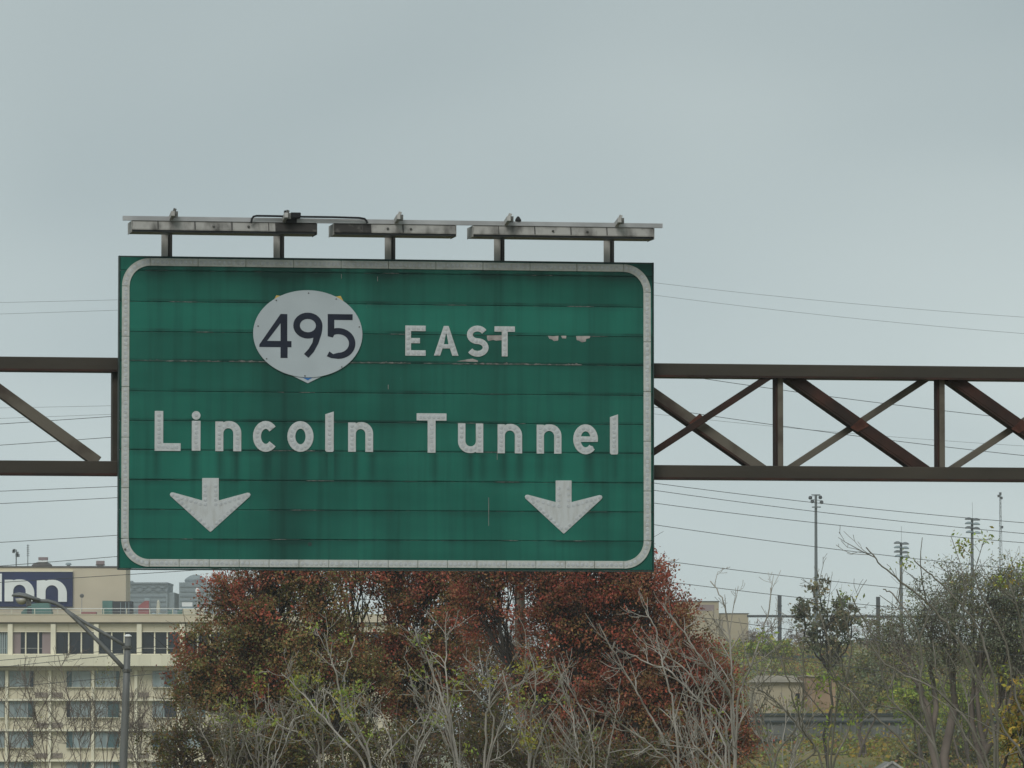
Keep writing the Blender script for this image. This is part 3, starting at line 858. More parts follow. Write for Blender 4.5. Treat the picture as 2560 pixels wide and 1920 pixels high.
# ------------------------------------------------------------------ power lines on a pole hidden behind the sign
WY = 152.0
LW = [(756.4, 749.5, 0), (785, 775.4, 0), (1019.8, 1014, 0), (1060, 1040, 1), (1046, 1035, 0), (1113, 1092, 1), (1228, 1216, 1), (1259, 1244, 1), (1356, 1338, 1), (1415, 1391, 1), (1456, 1438, 1), (1651, 1625, 1), (1668, 1637, 1), (1719, 1693, 1)]
RW = [(707, 793), (738, 834), (928, 1049), (1018, 1139), (1035, 1115), (1208, 1307), (1226, 1334), (1258, 1357), (1312, 1425), (1399, 1499), (1450, 1548), (1527, 1640), (1600, 1716), (1640, 1750)]
ORD = ['first', 'second', 'third', 'fourth', 'fifth', 'sixth', 'seventh', 'eighth', 'ninth', 'tenth', 'eleventh', 'twelfth', 'thirteenth', 'lowest']
PXP = 1300
tops = []
def span(pts, dark, label, grp):
    o = MB().tube(pts, 0.0080 if dark else 0.0042, 5).build('power_line', M['wire'] if dark else M['wire_grey'])
    setp(o, label, 'power line', grp)
for side in (0, 1):
    src = sorted(LW) if side == 0 else [(a_, b_, int(k_ > 1 and k_ != 4)) for k_, (a_, b_) in enumerate(RW)]
    for i, (ya, yb, dark) in enumerate(src):
        xa, xb = (0, 295) if side == 0 else (1637, 2560)
        m_ = (yb - ya) / (xb - xa)
        yl = ya + m_ * (PXP - xa)
        yp = yl - 12
        c_ = (yl - yp) / ((PXP - xa) * (PXP - xb))
        xs_ = list(range(-1000, PXP, 74)) + [PXP] if side == 0 else [PXP] + list(range(PXP + 60, 3600, 90))
        span([at(x, ya + m_ * (x - xa) - c_ * (x - xa) * (x - xb), WY - .35 + (i % 3) * .35) for x in xs_], dark,
             ORD[i] + (' power line from the top on the left of the sign' if side == 0 else ' power line from the top on the right of the sign') if i < 13 else ('lowest power line left of the sign, across the hotel' if side == 0 else 'lowest power line right of the sign, behind the trees'),
             'power lines left of the sign' if side == 0 else 'power lines right of the sign')
        tops.append(at(PXP, yp, WY).z)
pp = at(PXP, 1900, WY + .18)
pole = empty('utility_pole', (pp.x, pp.y, gz(pp.x, pp.y)), 0, 'wooden utility pole standing behind the green sign and the autumn trees', 'utility pole')
base = gz(pp.x, pp.y)
MB().tube([(0, 0.2, -.3), (0, 0.2, max(tops) - base + .03)], [.17, .11], 10).build('shaft', M['wood_pole'], pole)
for z in tops:
    MB().box(-.05, .05, -.60, .12, z - base - .05, z - base - .009).build('bracket', M['wood_pole'], pole)

# ------------------------------------------------------------------ street lamp
LY = 142.0
lp = at(312, 1920, LY)
lg = gz(lp.x, LY)
lamp = empty('street_lamp', (lp.x, LY, lg), 0, 'grey metal street lamp with a long arm, in front of the cream hotel', 'street lamp')
def lw(px, py, dy=0): 
    p = at(px, py, LY + dy); return (p.x - lp.x, dy, p.z - lg)
bt_, tp_ = lw(308, 1920), lw(319.5, 1592)
MB().tube([(bt_[0] - .05, 0, -.2), bt_, lw(314, 1760), tp_], [.115, .10, .09, .076], 14).build('pole', M['lamp_grey'], lamp, smooth=True)
LZ = lambda x, y: (x / 2.861, 1340 + y / 2.861)
MB().lathe((tp_[0], 0, tp_[2]), [(.088, 0), (.095, .01), (.088, .03), (.04, .06)], 12).build('cap', M['vent_white'], lamp)
MB().tube([lw(*LZ(915, 795)), lw(*LZ(760, 705)), lw(*LZ(600, 615)), lw(*LZ(505, 552)), lw(*LZ(440, 505)), lw(*LZ(395, 480)), lw(*LZ(340, 465)), lw(*LZ(270, 466)), lw(*LZ(235, 456))], [.045, .043, .042, .042, .043, .046, .05, .05, .05], 10).build('upper_arm', M['lamp_grey'], lamp, smooth=True)
MB().tube([lw(*LZ(900, 962)), lw(*LZ(800, 855)), lw(*LZ(690, 740)), lw(*LZ(590, 640)), lw(*LZ(520, 575)), lw(*LZ(470, 530))], [.055, .055, .052, .05, .047, .043], 10).build('lower_arm', M['lamp_grey'], lamp, smooth=True)
for y in (797, 962):
    p = lw(*LZ(908, y))
    MB().lathe((p[0], 0, p[2] - .03), [(.115, 0), (.115, .07)], 12).build('clamp_band', M['bolt'], lamp)
# cobra head: long flattened shell, lens bowl below
hd = [(85, 428, .05, .025), (100, 424, .12, .05), (140, 424, .17, .075), (190, 434, .18, .08), (240, 450, .13, .065), (290, 463, .07, .05)]
mb = MB(); k_ = 12
for x, y, wd, ht in hd:
    c = lw(*LZ(x, y))
    for j in range(k_):
        a = 2 * math.pi * j / k_
        mb.v.append((c[0], wd * math.cos(a), c[2] + ht * math.sin(a) * (1 if math.sin(a) > 0 else .6)))
for i in range(len(hd) - 1):
    for j in range(k_):
        a, b = i * k_ + j, i * k_ + (j + 1) % k_
        mb.f.append((a, b, b + k_, a + k_))
mb.f += [tuple(range(k_)), tuple(range((len(hd)-1)*k_, len(hd)*k_))]
head = mb.build('lamp_head', M['lamp_grey'], lamp, smooth=True)
c = lw(*LZ(155, 446))
MB().lathe(c, [(.02, -.15), (.09, -.125), (.135, -.07), (.15, 0)], 14).build('lens_bowl', M['lamp_glass'], head, smooth=True)
c = lw(*LZ(205, 462))
MB().box(c[0] - .06, c[0] + .06, -.07, .07, c[2] - .13, c[2] + .03).build('ballast_box', M['bolt'], head)
# ------------------------------------------------------------------ hotel
HY = 550.0
HX0 = at(0, 1750, HY).x
hotel = empty('hotel', (HX0, HY, 0), 0, 'long cream hotel building with rows of windows and a projecting ledge', 'building')
def hx(px): return (px - 0) * mpp(HY) * 1.0014
def hz(py): return at(0, py, HY).z
def hbox(name, m_, px0, px1, pyt, pyb, y0, y1, parent=None):
    return MB().box(hx(px0), hx(px1), y0, y1, hz(pyb), hz(pyt)).build(name, m_, parent or hotel)
PXL, PXR = -470, 975
MB().box(hx(PXL), hx(PXR), .45, 16, 0, hz(1668)).build('wall', M['hotel'], hotel)
MB().box(hx(PXL), hx(PXR), .8, 16, hz(1668) + .02, hz(1556)).build('top_storey_wall', M['hotel'], hotel)
hbox('parapet', M['hotel_tower'], PXL, PXR, 1536.5, 1555.5, -.25, .6)
hbox('parapet_coping', M['hotel_light'], PXL, PXR, 1535, 1536.4, -.32, .65)
hbox('roof_deck', M['roof_dark'], PXL, PXR, 1550, 1555, .65, 16)
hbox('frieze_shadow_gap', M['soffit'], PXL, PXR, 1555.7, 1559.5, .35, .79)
# frieze panels, pillars and windows of the top storey
k0 = -5
for k in range(-4, 9):
    c = 24.5 + 107.3 * k
    pl = hbox('pillar', M['hotel_light'], c - 6, c + 6, 1559.8, 1637.5, -.05, .79)
    a, b = c + 6.3, c + 101
    for j in range(3):
        x0, x1 = a + (b - a) * j / 3, a + (b - a) * (j + 1) / 3
        hbox('frieze_panel', M['hotel'], x0 + .15, x1 - .15, 1560, 1577.5, .30, .79)
    w = hbox('window', M['hotel_light'], a, b, 1577.8, 1580, .26, .79)
    hbox('sill', M['hotel_light'], a, b, 1634.5, 1637.4, .05, .79, w)
    for j in range(3):
        x0, x1 = a + (b - a) * j / 3, a + (b - a) * (j + 1) / 3
        mv = (k == 0 and j != 1)
        if mv:
            s0, s1 = (x0, x0 + 19) if j == 0 else (x1 - 22, x1)
            hbox('curtain', M['mauve'], s0, s1, 1580.2, 1634.2, .5, .62, w)
        hbox('pane', M['glass_dark'], x0 + .2, x1 - .2, 1580.2, 1634.2, .66, .78, w)
        if j: hbox('mullion', M['hotel_light'], x0 - 1.6, x0 + 1.6, 1580.2, 1634.2, .42, .655, w)
    if k in (0, -1, 3): hbox('transom', M['galv'], a, b, 1620, 1621.2, .60, .655, w)
    if k == -1:
        x = b
        for q in range(4):
            hbox('drape', M['curtain'], x - 22 + q * 5.5, x - 18.2 + q * 5.5, 1582, 1634, .55, .60, w)
# ledge of panels over a soffit
for k in range(-17, 35):
    x = 10 + 28.2 * k
    if x + 28 > PXR: break
    hbox('ledge_panel', M['hotel_ledge'], x + .12, x + 28.08, 1638, 1665, -1.25, .3)
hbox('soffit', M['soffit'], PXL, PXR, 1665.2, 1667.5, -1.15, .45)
hbox('soffit_beam', M['hotel'], PXL, PXR, 1667.6, 1675.5, -.35, .44)
# guest room storeys
rh = random.Random(11)
for f in range(4):
    t0 = 1676 + 76 * f
    hbox('floor_slab', M['hotel_light'], PXL, PXR, t0 + 71, t0 + 75.8, -.12, .44)
    for k in range(-4, 9):
        c = 16.5 + 107.3 * k
        hbox('pillar', M['hotel_light'], c - 3.6, c + 3.6, t0 + .2, t0 + 70.8, .02, .44)
        if k % 2 == 0:
            for s in (-1, 1):
                x0, x1 = (c + 6, c + 66) if s > 0 else (c - 66, c - 6)
                w = hbox('window', M['hotel_light'], x0, x1, t0 + 41.5, t0 + 43, .15, .44)
                op = rh.uniform(9, 17)
                d0, d1, l0, l1 = (x1 - op, x1, x0, x1 - op) if s > 0 else (x0, x0 + op, x0 + op, x1)
                if rh.random() < .25: l0, l1, d0, d1 = (x0, (x0+x1)/2, (x0+x1)/2, x1)
                hbox('pane', M['curtain'], l0 + .2, l1 - .2, t0 + 2, t0 + 41.2, .32, .44, w)
                hbox('pane', M['teal'] if rh.random() < .7 else M['glass_dark'], d0 + .2, d1 - .2, t0 + 2, t0 + 41.2, .34, .44, w)
                hbox('mullion', M['galv'], (l1 if s > 0 else l0) - .7, (l1 if s > 0 else l0) + .7, t0 + 2, t0 + 41.2, .25, .315, w)
                for q in range(1, 3):
                    xx = x0 + (x1 - x0) * q / 3
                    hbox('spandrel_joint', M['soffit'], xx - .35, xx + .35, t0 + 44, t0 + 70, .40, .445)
        else:
            for s in (-1, 1):
                x0, x1 = (c + 5, c + 32) if s > 0 else (c - 38, c - 6.5)
                g_ = hbox('air_grille', M['grille'], x0, x1, t0 + 55, t0 + 67.5, .36, .445)
# set-back upper block
MB().box(hx(-330), hx(297), 9, 15.5, hz(1556) + .03, at(0, 1419, HY + 9).z).build('upper_block', M['hotel_tower'], hotel)
zu = at(0, 1419, HY + 9).z
MB().box(hx(-330) - .1, hx(297) + .1, 8.9, 15.6, zu + .01, zu + .14).build('roof_edge', M['roof_dark'], hotel)

# wall sign with its letters
def H2(px, py, y): 
    p = at(px, py, HY + y); return p.x - HX0, p.z
ws = empty('hotel_wall_sign', (HX0, HY, 0), 0, 'dark navy sign board with white letters on the upper block of the hotel', 'sign')
a, b = H2(-190, 1516.5, 8.8), H2(182, 1429.8, 8.8)
MB().box(a[0], b[0], 8.72, 8.99, a[1], b[1]).build('board', M['navy'], ws)
MB().box(a[0], b[0], 8.66, 9.0, b[1] + .01, b[1] + .12).build('board_cap', M['hotel_light'], ws)
for px0, px1, py0, py1 in ((11.5, 86, 1448.5, 1503.5), (92, 167.5, 1449.5, 1504.5)):
    p0, p1 = H2(px0, py1, 8.7), H2(px1, py0, 8.7)
    cont, _ = g_n(p1[0] - p0[0], p1[1] - p0[1], (p1[0] - p0[0]) * .29, .62)
    MB().prism([[(x + p0[0], z + p0[1]) for x, z in c] for c in cont], 8.58, 8.71).build('letter_n', M['white'], ws)
p0, p1 = H2(-21, 1503.5, 8.7), H2(5, 1434, 8.7)
MB().box(p0[0], p1[0], 8.58, 8.71, p0[1], p1[1]).build('letter_i', M['white'], ws)

# roof terrace: railing and the things standing on it
zd = hz(1550)
rl_ = empty('roof_railing', (HX0, HY, zd), 0, 'thin white railing along the edge of the hotel roof terrace', 'railing')
MB().bar((hx(PXL), .9, hz(1521) - zd), (hx(PXR), .9, hz(1521) - zd), .05, .05).build('top_rail', M['vent_white'], rl_)
MB().bar((hx(PXL), .9, hz(1529) - zd), (hx(PXR), .9, hz(1529) - zd), .03, .03).build('mid_rail', M['galv'], rl_)
for k in range(-8, 16):
    x = hx(26 + 57.5 * k)
    if x < hx(PXR): MB().bar((x, .9, 0), (x, .9, hz(1521) - zd), .07, .05).build('rail_post', M['pale'], rl_)
def roof_thing(name, label, cat, px, y, z=None):
    return empty(name, (HX0 + at(px, 1750, HY + y).x - HX0, HY + y, zd if z is None else z), 0, label, cat)
def S_(px, y=2.0): return px * mpp(HY + y)
t = roof_thing('roof_shed', 'teal roof shed with a sloping lid below the navy sign board', 'shed', 90, 3)
w_ = S_(38)
mb = MB(); 
mb.v = [(-w_, 0, 0), (w_, 0, 0), (w_, 0, .75), (w_*.75, 0, 1.75), (-w_*.35, 0, 1.55), (-w_, 0, .8)] + [(x, 2.2, z) for x, z in ((-w_, 0), (w_, 0), (w_, .75), (w_*.75, 1.75), (-w_*.35, 1.55), (-w_, .8))]
mb.f = [(0,1,2,3,4,5), (11,10,9,8,7,6)] + [(i, (i+1) % 6, 6+(i+1) % 6, 6+i) for i in range(6)]
mb.build('shell', M['teal_box'], t)
MB().box(-w_ * .62, -w_ * .30, -.06, .0, .02, 1.2).build('dark_opening', M['dark_box'], t)
t = roof_thing('roof_container', 'teal and dark grey container on the hotel roof beside the upper block', 'container', 292, 3)
MB().box(-S_(37), -S_(12), 0, 2.4, 0, 1.85).build('end_panel', M['teal_box'], t)
MB().box(-S_(12) + .01, S_(37), .05, 2.4, 0, 1.80).build('side_panel', M['dark_box'], t)
for q in (-.1, .55, 1.0): MB().box(S_(10) + q * .7, S_(10) + q * .7 + .05, 0, .05, .05, 1.7).build('rib', M['slate'], t)
t = roof_thing('roof_debris_box', 'low dark red box lying on the hotel roof under the upper block', 'box', 218, 4)
MB().box(-S_(27), S_(25), 0, 1.2, 0, .62).build('base', M['tan_brown'], t)
MB().box(-S_(18), S_(22), -.04, 1.1, .63, .80).build('lid', M['red_box'], t)
t = roof_thing('roof_bin', 'faded red slanted bin on the hotel roof beside the dark container', 'bin', 358, 3)
mb = MB(); a = S_(13)
mb.v = [(-a, 0, 0), (a, 0, 0), (a, 0, 1.85), (a*.3, 0, 1.85), (-a, 0, 1.35)] + [(x, 1.1, z) for x, z in ((-a, 0), (a, 0), (a, 1.85), (a*.3, 1.85), (-a, 1.35))]
mb.f = [(0,1,2,3,4), (9,8,7,6,5)] + [(i, (i+1) % 5, 5+(i+1) % 5, 5+i) for i in range(5)]
mb.build('body', M['red_box'], t); MB().box(-a*1.05, a*1.05, -.05, 1.15, 1.0, 1.07).build('band', M['mauve'], t)
t = roof_thing('roof_cone_vent', 'small pale cone shaped vent standing on the hotel roof', 'vent', 395, 5)
MB().lathe((0, 0, 0), [(.22, 0), (.20, .6), (.19, 1.2), (.13, 1.75), (.07, 1.95)], 10).build('cone', M['pale'], t)
MB().lathe((0, 0, -.01), [(.3, 0), (.3, .12)], 10).build('flange', M['galv'], t)
t = roof_thing('roof_tarp_pile', 'low pale blue tarpaulin heap on the hotel roof behind the railing', 'tarpaulin', 388, 2)
mb = MB(); rg = random.Random(2)
for j in range(6):
    for i in range(14):
        x = (i / 13 - .5) * S_(62); y = j / 5 * 1.4
        mb.v.append((x, y, .02 + .75 * math.sin(math.pi * min(1, max(0, i / 13))) ** .6 * (.55 + .45 * math.sin(math.pi * (j + .6) / 6.2)) * rg.uniform(.6, 1)))
for j in range(5):
    for i in range(13): mb.f.append((j*14+i, j*14+i+1, (j+1)*14+i+1, (j+1)*14+i))
mb.build('sheet', M['slate'], t, fix=False)
t = roof_thing('roof_tank', 'dull teal tank on the hotel roof close to the autumn tree', 'tank', 437, 3)
MB().box(-S_(18), S_(18), 0, 1.4, .05, .95).build('tank_body', M['teal_box'], t)
MB().box(-S_(6), S_(6), -.05, 1.45, 0, 1.0).build('strap', M['slate'], t)
t = roof_thing('roof_plant_box', 'beige plant box with a round vent on the hotel roof beside the tree', 'box', 482, 2.5)
MB().box(-S_(26), S_(26), 0, 2, 0, 1.1).build('casing', M['hotel'], t)
MB().lathe((S_(10), 0, .55), [(.2, .02), (.2, -.03)], 12, 'y').build('round_vent', M['slate'], t)
t = roof_thing('roof_air_duct', 'white horizontal duct hood above the beige plant box on the roof', 'duct', 467, 6)
MB().box(-S_(13), S_(13), 0, .9, 1.35, 1.75).build('hood', M['vent_white'], t)
MB().box(-S_(13), S_(13), .02, .9, 1.1, 1.34).build('louvre', M['slate'], t)
MB().box(-S_(5), S_(5), .1, .8, 0, 1.1).build('riser', M['galv'], t)
t = roof_thing('roof_lantern', 'slim post with a white bulb head on the hotel roof by the tree', 'lantern', 493, 7)
MB().tube([(0, 0, 0), (0, 0, 2.6)], .07, 8).build('post', M['galv'], t)
MB().lathe((0, 0, 2.6), [(.1, 0), (.2, .15), (.2, .35), (.1, .5)], 10).build('bulb', M['vent_white'], t)
t = roof_thing('roof_beacon', 'thin pole with a dark round head before the hotel upper block', 'beacon', 203.5, 5)
MB().tube([(0, 0, 0), (0, 0, at(0, 1494, HY + 5).z - zd)], .035, 6).build('pole', M['galv'], t)
MB().lathe((0, .1, at(0, 1489.5, HY + 5).z - zd), [(.08, -.08), (.2, -.05), (.2, .05), (.08, .08)], 12, 'y').build('head', M['bolt'], t)
zu2 = zu + .15
def up_thing(name, label, cat, px, y=10): return empty(name, (at(px, 1750, HY + y).x, HY + y, zu2), 0, label, cat)
uz = lambda py: at(0, py, HY + 10).z - zu2
t = up_thing('roof_antenna', 'antenna mast with a cluster of panels on the hotel upper roof', 'antenna', 39)
MB().tube([(0, 0, 0), (0, 0, uz(1374))], .06, 6).build('mast', M['pole_far'], t)
for dx, py in ((-.2, 1376), (-.25, 1379), (.1, 1383), (.05, 1388), (.2, 1389)): MB().box(dx - .12, dx + .12, -.1, .1, uz(py) - .14, uz(py) + .14).build('panel', M['pole_far'], t)
t = up_thing('roof_antenna', 'taller thin antenna mast with short side rods on the hotel upper roof', 'antenna', 68)
MB().tube([(0, 0, 0), (0, 0, uz(1361))], .045, 6).build('mast', M['pole_far'], t)
for i in range(6): MB().bar((-.12, 0, uz(1364 + i * 5)), (.14, 0, uz(1364 + i * 5)), .05, .06).build('rod', M['pole_far'], t)
t = up_thing('roof_mound', 'dark domed roof hatch with a pale cap on the hotel upper roof', 'roof hatch', 101)
MB().lathe((0, 1.2, 0), [(1.0, 0), (.95, .15), (.75, .32), (.4, .42)], 16).build('dome', M['roof_dark'], t)
MB().box(-.3, .55, .5, 1.8, .40, .55).build('cap', M['vent_white'], t)
MB().box(-.30, .55, .6, 1.6, .60, .88).build('fan_box', M['mauve'], t); MB().box(.0, .1, 1, 1.2, .5, .62).build('neck', M['galv'], t)
t = up_thing('roof_dome_vent', 'small grey mushroom vent on the hotel upper roof', 'vent', 170)
MB().lathe((0, 0, 0), [(.16, 0), (.16, .12), (.29, .13), (.27, .25), (.15, .34)], 12).build('hood', M['slate'], t); MB().lathe((0, 0, -.01), [(.22, 0), (.22, .05)], 12).build('collar', M['galv'], t)
t = up_thing('roof_fan', 'square pale fan housing on the hotel upper roof nearest the green sign', 'fan', 249)
MB().box(-.38, .38, 0, .7, .18, .52).build('housing', M['mauve'], t); MB().box(-.42, .42, -.03, .72, .08, .17).build('base', M['roof_dark'], t); MB().box(-.3, .3, .05, .65, 0, .08).build('curb', M['galv'], t)

# ------------------------------------------------------------------ far towers in the haze
FY = 1350.0
def far_tower(name, label, px0):
    p = at(px0, 1750, FY)
    return empty(name, (p.x, FY, 0), 0, label, 'building'), (lambda px: at(px, 1750, FY).x - p.x), (lambda py: at(0, py, FY).z)
t, fx, fz = far_tower('far_tower', 'hazy grey tower with a braced top and a round stair turret, far behind the hotel', 309)
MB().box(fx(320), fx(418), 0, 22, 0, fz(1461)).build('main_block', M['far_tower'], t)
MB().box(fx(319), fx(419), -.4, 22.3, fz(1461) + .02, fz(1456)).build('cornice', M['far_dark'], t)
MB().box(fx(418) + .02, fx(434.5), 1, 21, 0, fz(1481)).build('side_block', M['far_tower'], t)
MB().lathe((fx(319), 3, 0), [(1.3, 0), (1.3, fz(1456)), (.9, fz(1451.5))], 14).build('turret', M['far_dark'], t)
xs_ = [fx(324 + 23.2 * i) for i in range(5)]
for i in range(4):
    MB().bar((xs_[i], -.2, fz(1480)), (xs_[i+1], -.2, fz(1463)), .3, .25).build('brace', M['far_dark'], t)
    MB().bar((xs_[i], -.2, fz(1463)), (xs_[i+1], -.2, fz(1480)), .3, .25).build('brace', M['far_dark'], t)
for py in (1482, 1494, 1506, 1518, 1530):
    MB().box(fx(324), fx(414), -.15, .0, fz(py), fz(py) + .35).build('floor_band', M['far_dark'], t)
MB().box(fx(361), fx(374), -.5, .0, 0, fz(1495)).build('pale_bay', M['slate'], t)
t, fx, fz = far_tower('far_tower', 'hazy blue grey tower with two domed drums, far behind the hotel and tree', 500)
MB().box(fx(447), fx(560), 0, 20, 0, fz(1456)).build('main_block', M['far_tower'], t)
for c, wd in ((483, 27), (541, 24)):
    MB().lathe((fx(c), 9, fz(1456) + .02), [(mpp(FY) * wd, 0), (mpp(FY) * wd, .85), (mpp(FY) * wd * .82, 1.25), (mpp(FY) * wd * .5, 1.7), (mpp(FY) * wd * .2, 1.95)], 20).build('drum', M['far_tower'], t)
    MB().lathe((fx(c), 9, fz(1451.5)), [(mpp(FY) * wd * 1.03, 0), (mpp(FY) * wd * 1.03, .3)], 20).build('drum_band', M['far_dark'], t)
for py in (1468, 1480, 1492, 1504, 1516, 1528):
    MB().box(fx(450), fx(557), -.2, 0, fz(py), fz(py) + .3).build('floor_band', M['far_dark'], t)

# ------------------------------------------------------------------ right-hand hillside
def wthing(name, label, cat, px, Y, z=None, group=None):
    p = at(px, 1750, Y)
    zb = gz(p.x, Y) if z is None else z
    return empty(name, (p.x, Y, zb), 0, label, cat, group), (lambda q: at(q, 1750, Y).x - p.x), (lambda q: at(0, q, Y).z - zb)
t, wx, wz = wthing('flat_roof_building', 'plain tan block building with a stepped flat roof, right of the red tree', 'building', 1800, 600)
MB().box(wx(1690), wx(1797.5), 0, 14, -.5, wz(1504)).build('tall_block', M['tan_wall'], t)
MB().box(wx(1797.5) + .02, wx(1872), .6, 13, -.5, wz(1534)).build('low_block', M['tan_wall'], t)
MB().box(wx(1690) - .1, wx(1797.5) + .08, -.1, 14.1, wz(1504) + .01, wz(1502.5)).build('coping', M['roof_dark'], t)
MB().box(wx(1797.5) + .1, wx(1872) + .1, .5, 13.1, wz(1534) + .01, wz(1532.6)).build('coping', M['roof_dark'], t)
MB().box(wx(1741), wx(1786), -.03, .02, wz(1527), wz(1512)).build('blank_panel', M['mauve'], t)

t, wx, wz = wthing('steel_frame', 'dark steel frame of two posts joined by a long beam on the hill', 'steel frame', 1950, 484)
for px, py in ((1949.5, 1488.5), (2196, 1492)):
    MB().box(wx(px - 4.8), wx(px + 4.8), -.2, .2, -1.0, wz(py)).build('post', M['steel_far'], t)
    MB().box(wx(px - 6), wx(px + 6), -.26, .26, wz(1516), wz(1513.5)).build('cap_band', M['steel_far'], t)
MB().box(wx(1868), wx(1944.5), -.12, .12, wz(1543.5), wz(1537.5)).build('beam', M['steel_far'], t)
MB().box(wx(1954.5), wx(2191), -.12, .12, wz(1544), wz(1538)).build('beam', M['steel_far'], t)
MB().box(wx(2201), wx(2560), -.12, .12, wz(1544.5), wz(1538.5)).build('beam', M['steel_far'], t)

def flood(px, Y, top, label, kind):
    t, wx, wz = wthing('floodlight_pole', label, 'floodlight', px, Y, group='tall floodlight poles on the hill')
    zt = wz(top)
    r_ = mpp(Y) * 4.0
    MB().tube([(0, 0, -1), (0, 0, zt)], [r_ * 1.35, r_ * .8], 10).build('mast', M['pole_far'], t)
    u = mpp(Y)
    if kind == 'ring':
        MB().bar((-u*11, 0, zt), (u*11, 0, zt), u*2.2, u*2.2).build('cross_bar', M['pole_far'], t)
        MB().bar((-u*10, -.2, zt - u*31), (u*12, -.2, zt - u*31), u*3, u*3).build('platform', M['pole_far'], t)
        for dx, dz in ((-14, -8), (11, -7), (14, -19), (-9, -17)):
            h_ = MB().lathe((dx*u, -.15, zt + dz*u), [(u*2, u*5), (u*4.2, u*3), (u*5, -u*1.0), (u*2.6, -u*4)], 10).build('lamp_head', M['steel_far'], t)
            MB().bar((dx*u, -.15, zt + dz*u + u*4), (dx*u*.1, 0, zt + dz*u + u*6), u*1.2, u*1.2).build('bracket', M['pole_far'], t)
    else:
        for i in range(4):
            z = zt - u * (2 + 11 * i)
            for dx in ((-9, 10) if i < 3 else (-7, 12)):
                MB().lathe((dx * u, -.2, z - (u * 2 if dx > 0 else 0)), [(u*9, -u*1.5), (u*10, 0), (u*7.5, u*2.8), (u*3, u*4.6)], 12).build('lamp_head', M['slate'] if i % 2 else M['pole_far'], t)
            MB().bar((-u*14, 0, z + u*.5), (u*14, 0, z + u*.5), u*1.4, u*1.4).build('cross_bar', M['pole_far'], t)
        MB().tube([(u, 0, zt), (u, 0, zt + u * 40)], u * .4, 5).build('lightning_rod', M['wire_grey'], t)
flood(2041, 450, 1237, 'tallest floodlight pole, four lamps round its top, above the small dark tree', 'ring')
flood(2254, 600, 1356, 'floodlight pole with four tiers of lamps, lower and left of its twin', 'tier')
flood(2432, 600, 1296, 'floodlight pole with tiered lamps next to the lattice mast', 'tier')
t, wx, wz = wthing('lattice_mast', 'thin lattice antenna mast at the right edge of the sky', 'antenna mast', 2503, 700)
u = mpp(700)
zt = wz(1232)
legs = [(-1, -1), (1, -1), (0, 1)]
for a, b in legs:
    MB().tube([(a * u * 7, b * u * 5, -1), (a * u * 1.6, b * u * 1.6, zt)], u * .6, 5).build('leg', M['pole_far'], t)
for i in range(26):
    f, g_ = i / 26, (i + 1) / 26
    e = lambda q: u * (7 + (1.6 - 7) * q)
    s = 1 if i % 2 else -1
    MB().bar((-s * e(f), -e(f) * .75, zt * f), (s * e(g_), -e(g_) * .75, zt * g_), u * .7, u * .7).build('lacing', M['pole_far'], t)
for py, dx in ((1234, 0), (1240, -4), (1245, 3), (1318, 4)):
    MB().box(u * (dx - 2.6), u * (dx + 2.6), -.3, .3, wz(py + 3), wz(py - 3)).build('antenna_panel', M['steel_far'], t)

t, wx, wz = wthing('retaining_wall', 'long grey concrete retaining wall with dark rails across the hillside', 'wall', 2100, 326)
MB().box(wx(1700), wx(2620), 0, .6, -1.0, wz(1789)).build('wall_face', M['concrete'], t)
MB().box(wx(1700), wx(2620), -.12, .7, wz(1789) + .01, wz(1783)).build('coping', M['rail_dark'], t)
MB().box(wx(1700), wx(2620), -.18, -.01, wz(1806), wz(1801.5)).build('rail', M['rail_dark'], t)
MB().box(wx(1700), wx(2620), -.18, -.01, wz(1853), wz(1848)).build('rail', M['rail_dark'], t)
for k in range(26):
    x = wx(1705 + 36 * k)
    MB().box(x - .06, x + .06, -.12, -.01, wz(1847.8), wz(1806.2)).build('rail_post', M['concrete'], t)
t, wx, wz = wthing('tan_house', 'pale tan house with a brown wing seen through the bare branches', 'house', 1945, 341)
MB().box(wx(1885), wx(2006), 0, 7, -1, wz(1706)).build('wall', M['tan_wall'], t)
mb = MB()
mb.v = [(wx(1880), -.3, wz(1706) + .01), (wx(2011), -.3, wz(1706) + .01), (wx(2011), 7.3, wz(1706) + .01), (wx(1880), 7.3, wz(1706) + .01), (wx(1900), 3.5, wz(1688)), (wx(1990), 3.5, wz(1688))]
mb.f = [(0, 1, 5, 4), (1, 2, 5), (2, 3, 4, 5), (3, 0, 4), (3, 2, 1, 0)]
mb.build('roof', M['roof_tan'], t)
MB().box(wx(2008), wx(2090), .5, 6, -1, wz(1692)).build('wing', M['tan_brown'], t)
MB().box(wx(2006.5), wx(2092), .4, 6.1, wz(1692) + .01, wz(1688)).build('wing_roof', M['tan_wall'], t)
for px, py in ((1994, 1742),):
    w = MB().box(wx(px - 6), wx(px + 6), -.06 if px < 2007 else .44, .05 if px < 2007 else .52, wz(py + 10), wz(py - 10)).build('window', M['tan_brown'], t)
    MB().box(wx(px - 4.8), wx(px + 4.8), -.09 if px < 2007 else .41, -.05 if px < 2007 else .45, wz(py + 8.6), wz(py - 8.6)).build('pane', M['glass_dark'], w)
t, wx, wz = wthing('guard_rail', 'dark blue grey guard rail along the upper hillside road', 'guard rail', 1900, 452)
MB().box(wx(1700), wx(2150), 0, .12, wz(1646), wz(1638.5)).build('beam', M['rail_dark'], t)
MB().box(wx(1700), wx(2150), .02, .10, wz(1656), wz(1652)).build('lower_beam', M['rail_dark'], t)
for k in range(18):
    x = wx(1705 + 25 * k); MB().box(x - .08, x + .08, .125, .25, -1.5, wz(1640)).build('post', M['rail_dark'], t)
t, wx, wz = wthing('small_house', 'small house whose pale gable roof peeks up at the bottom edge', 'house', 2230, 272)
hw = mpp(272) * 40
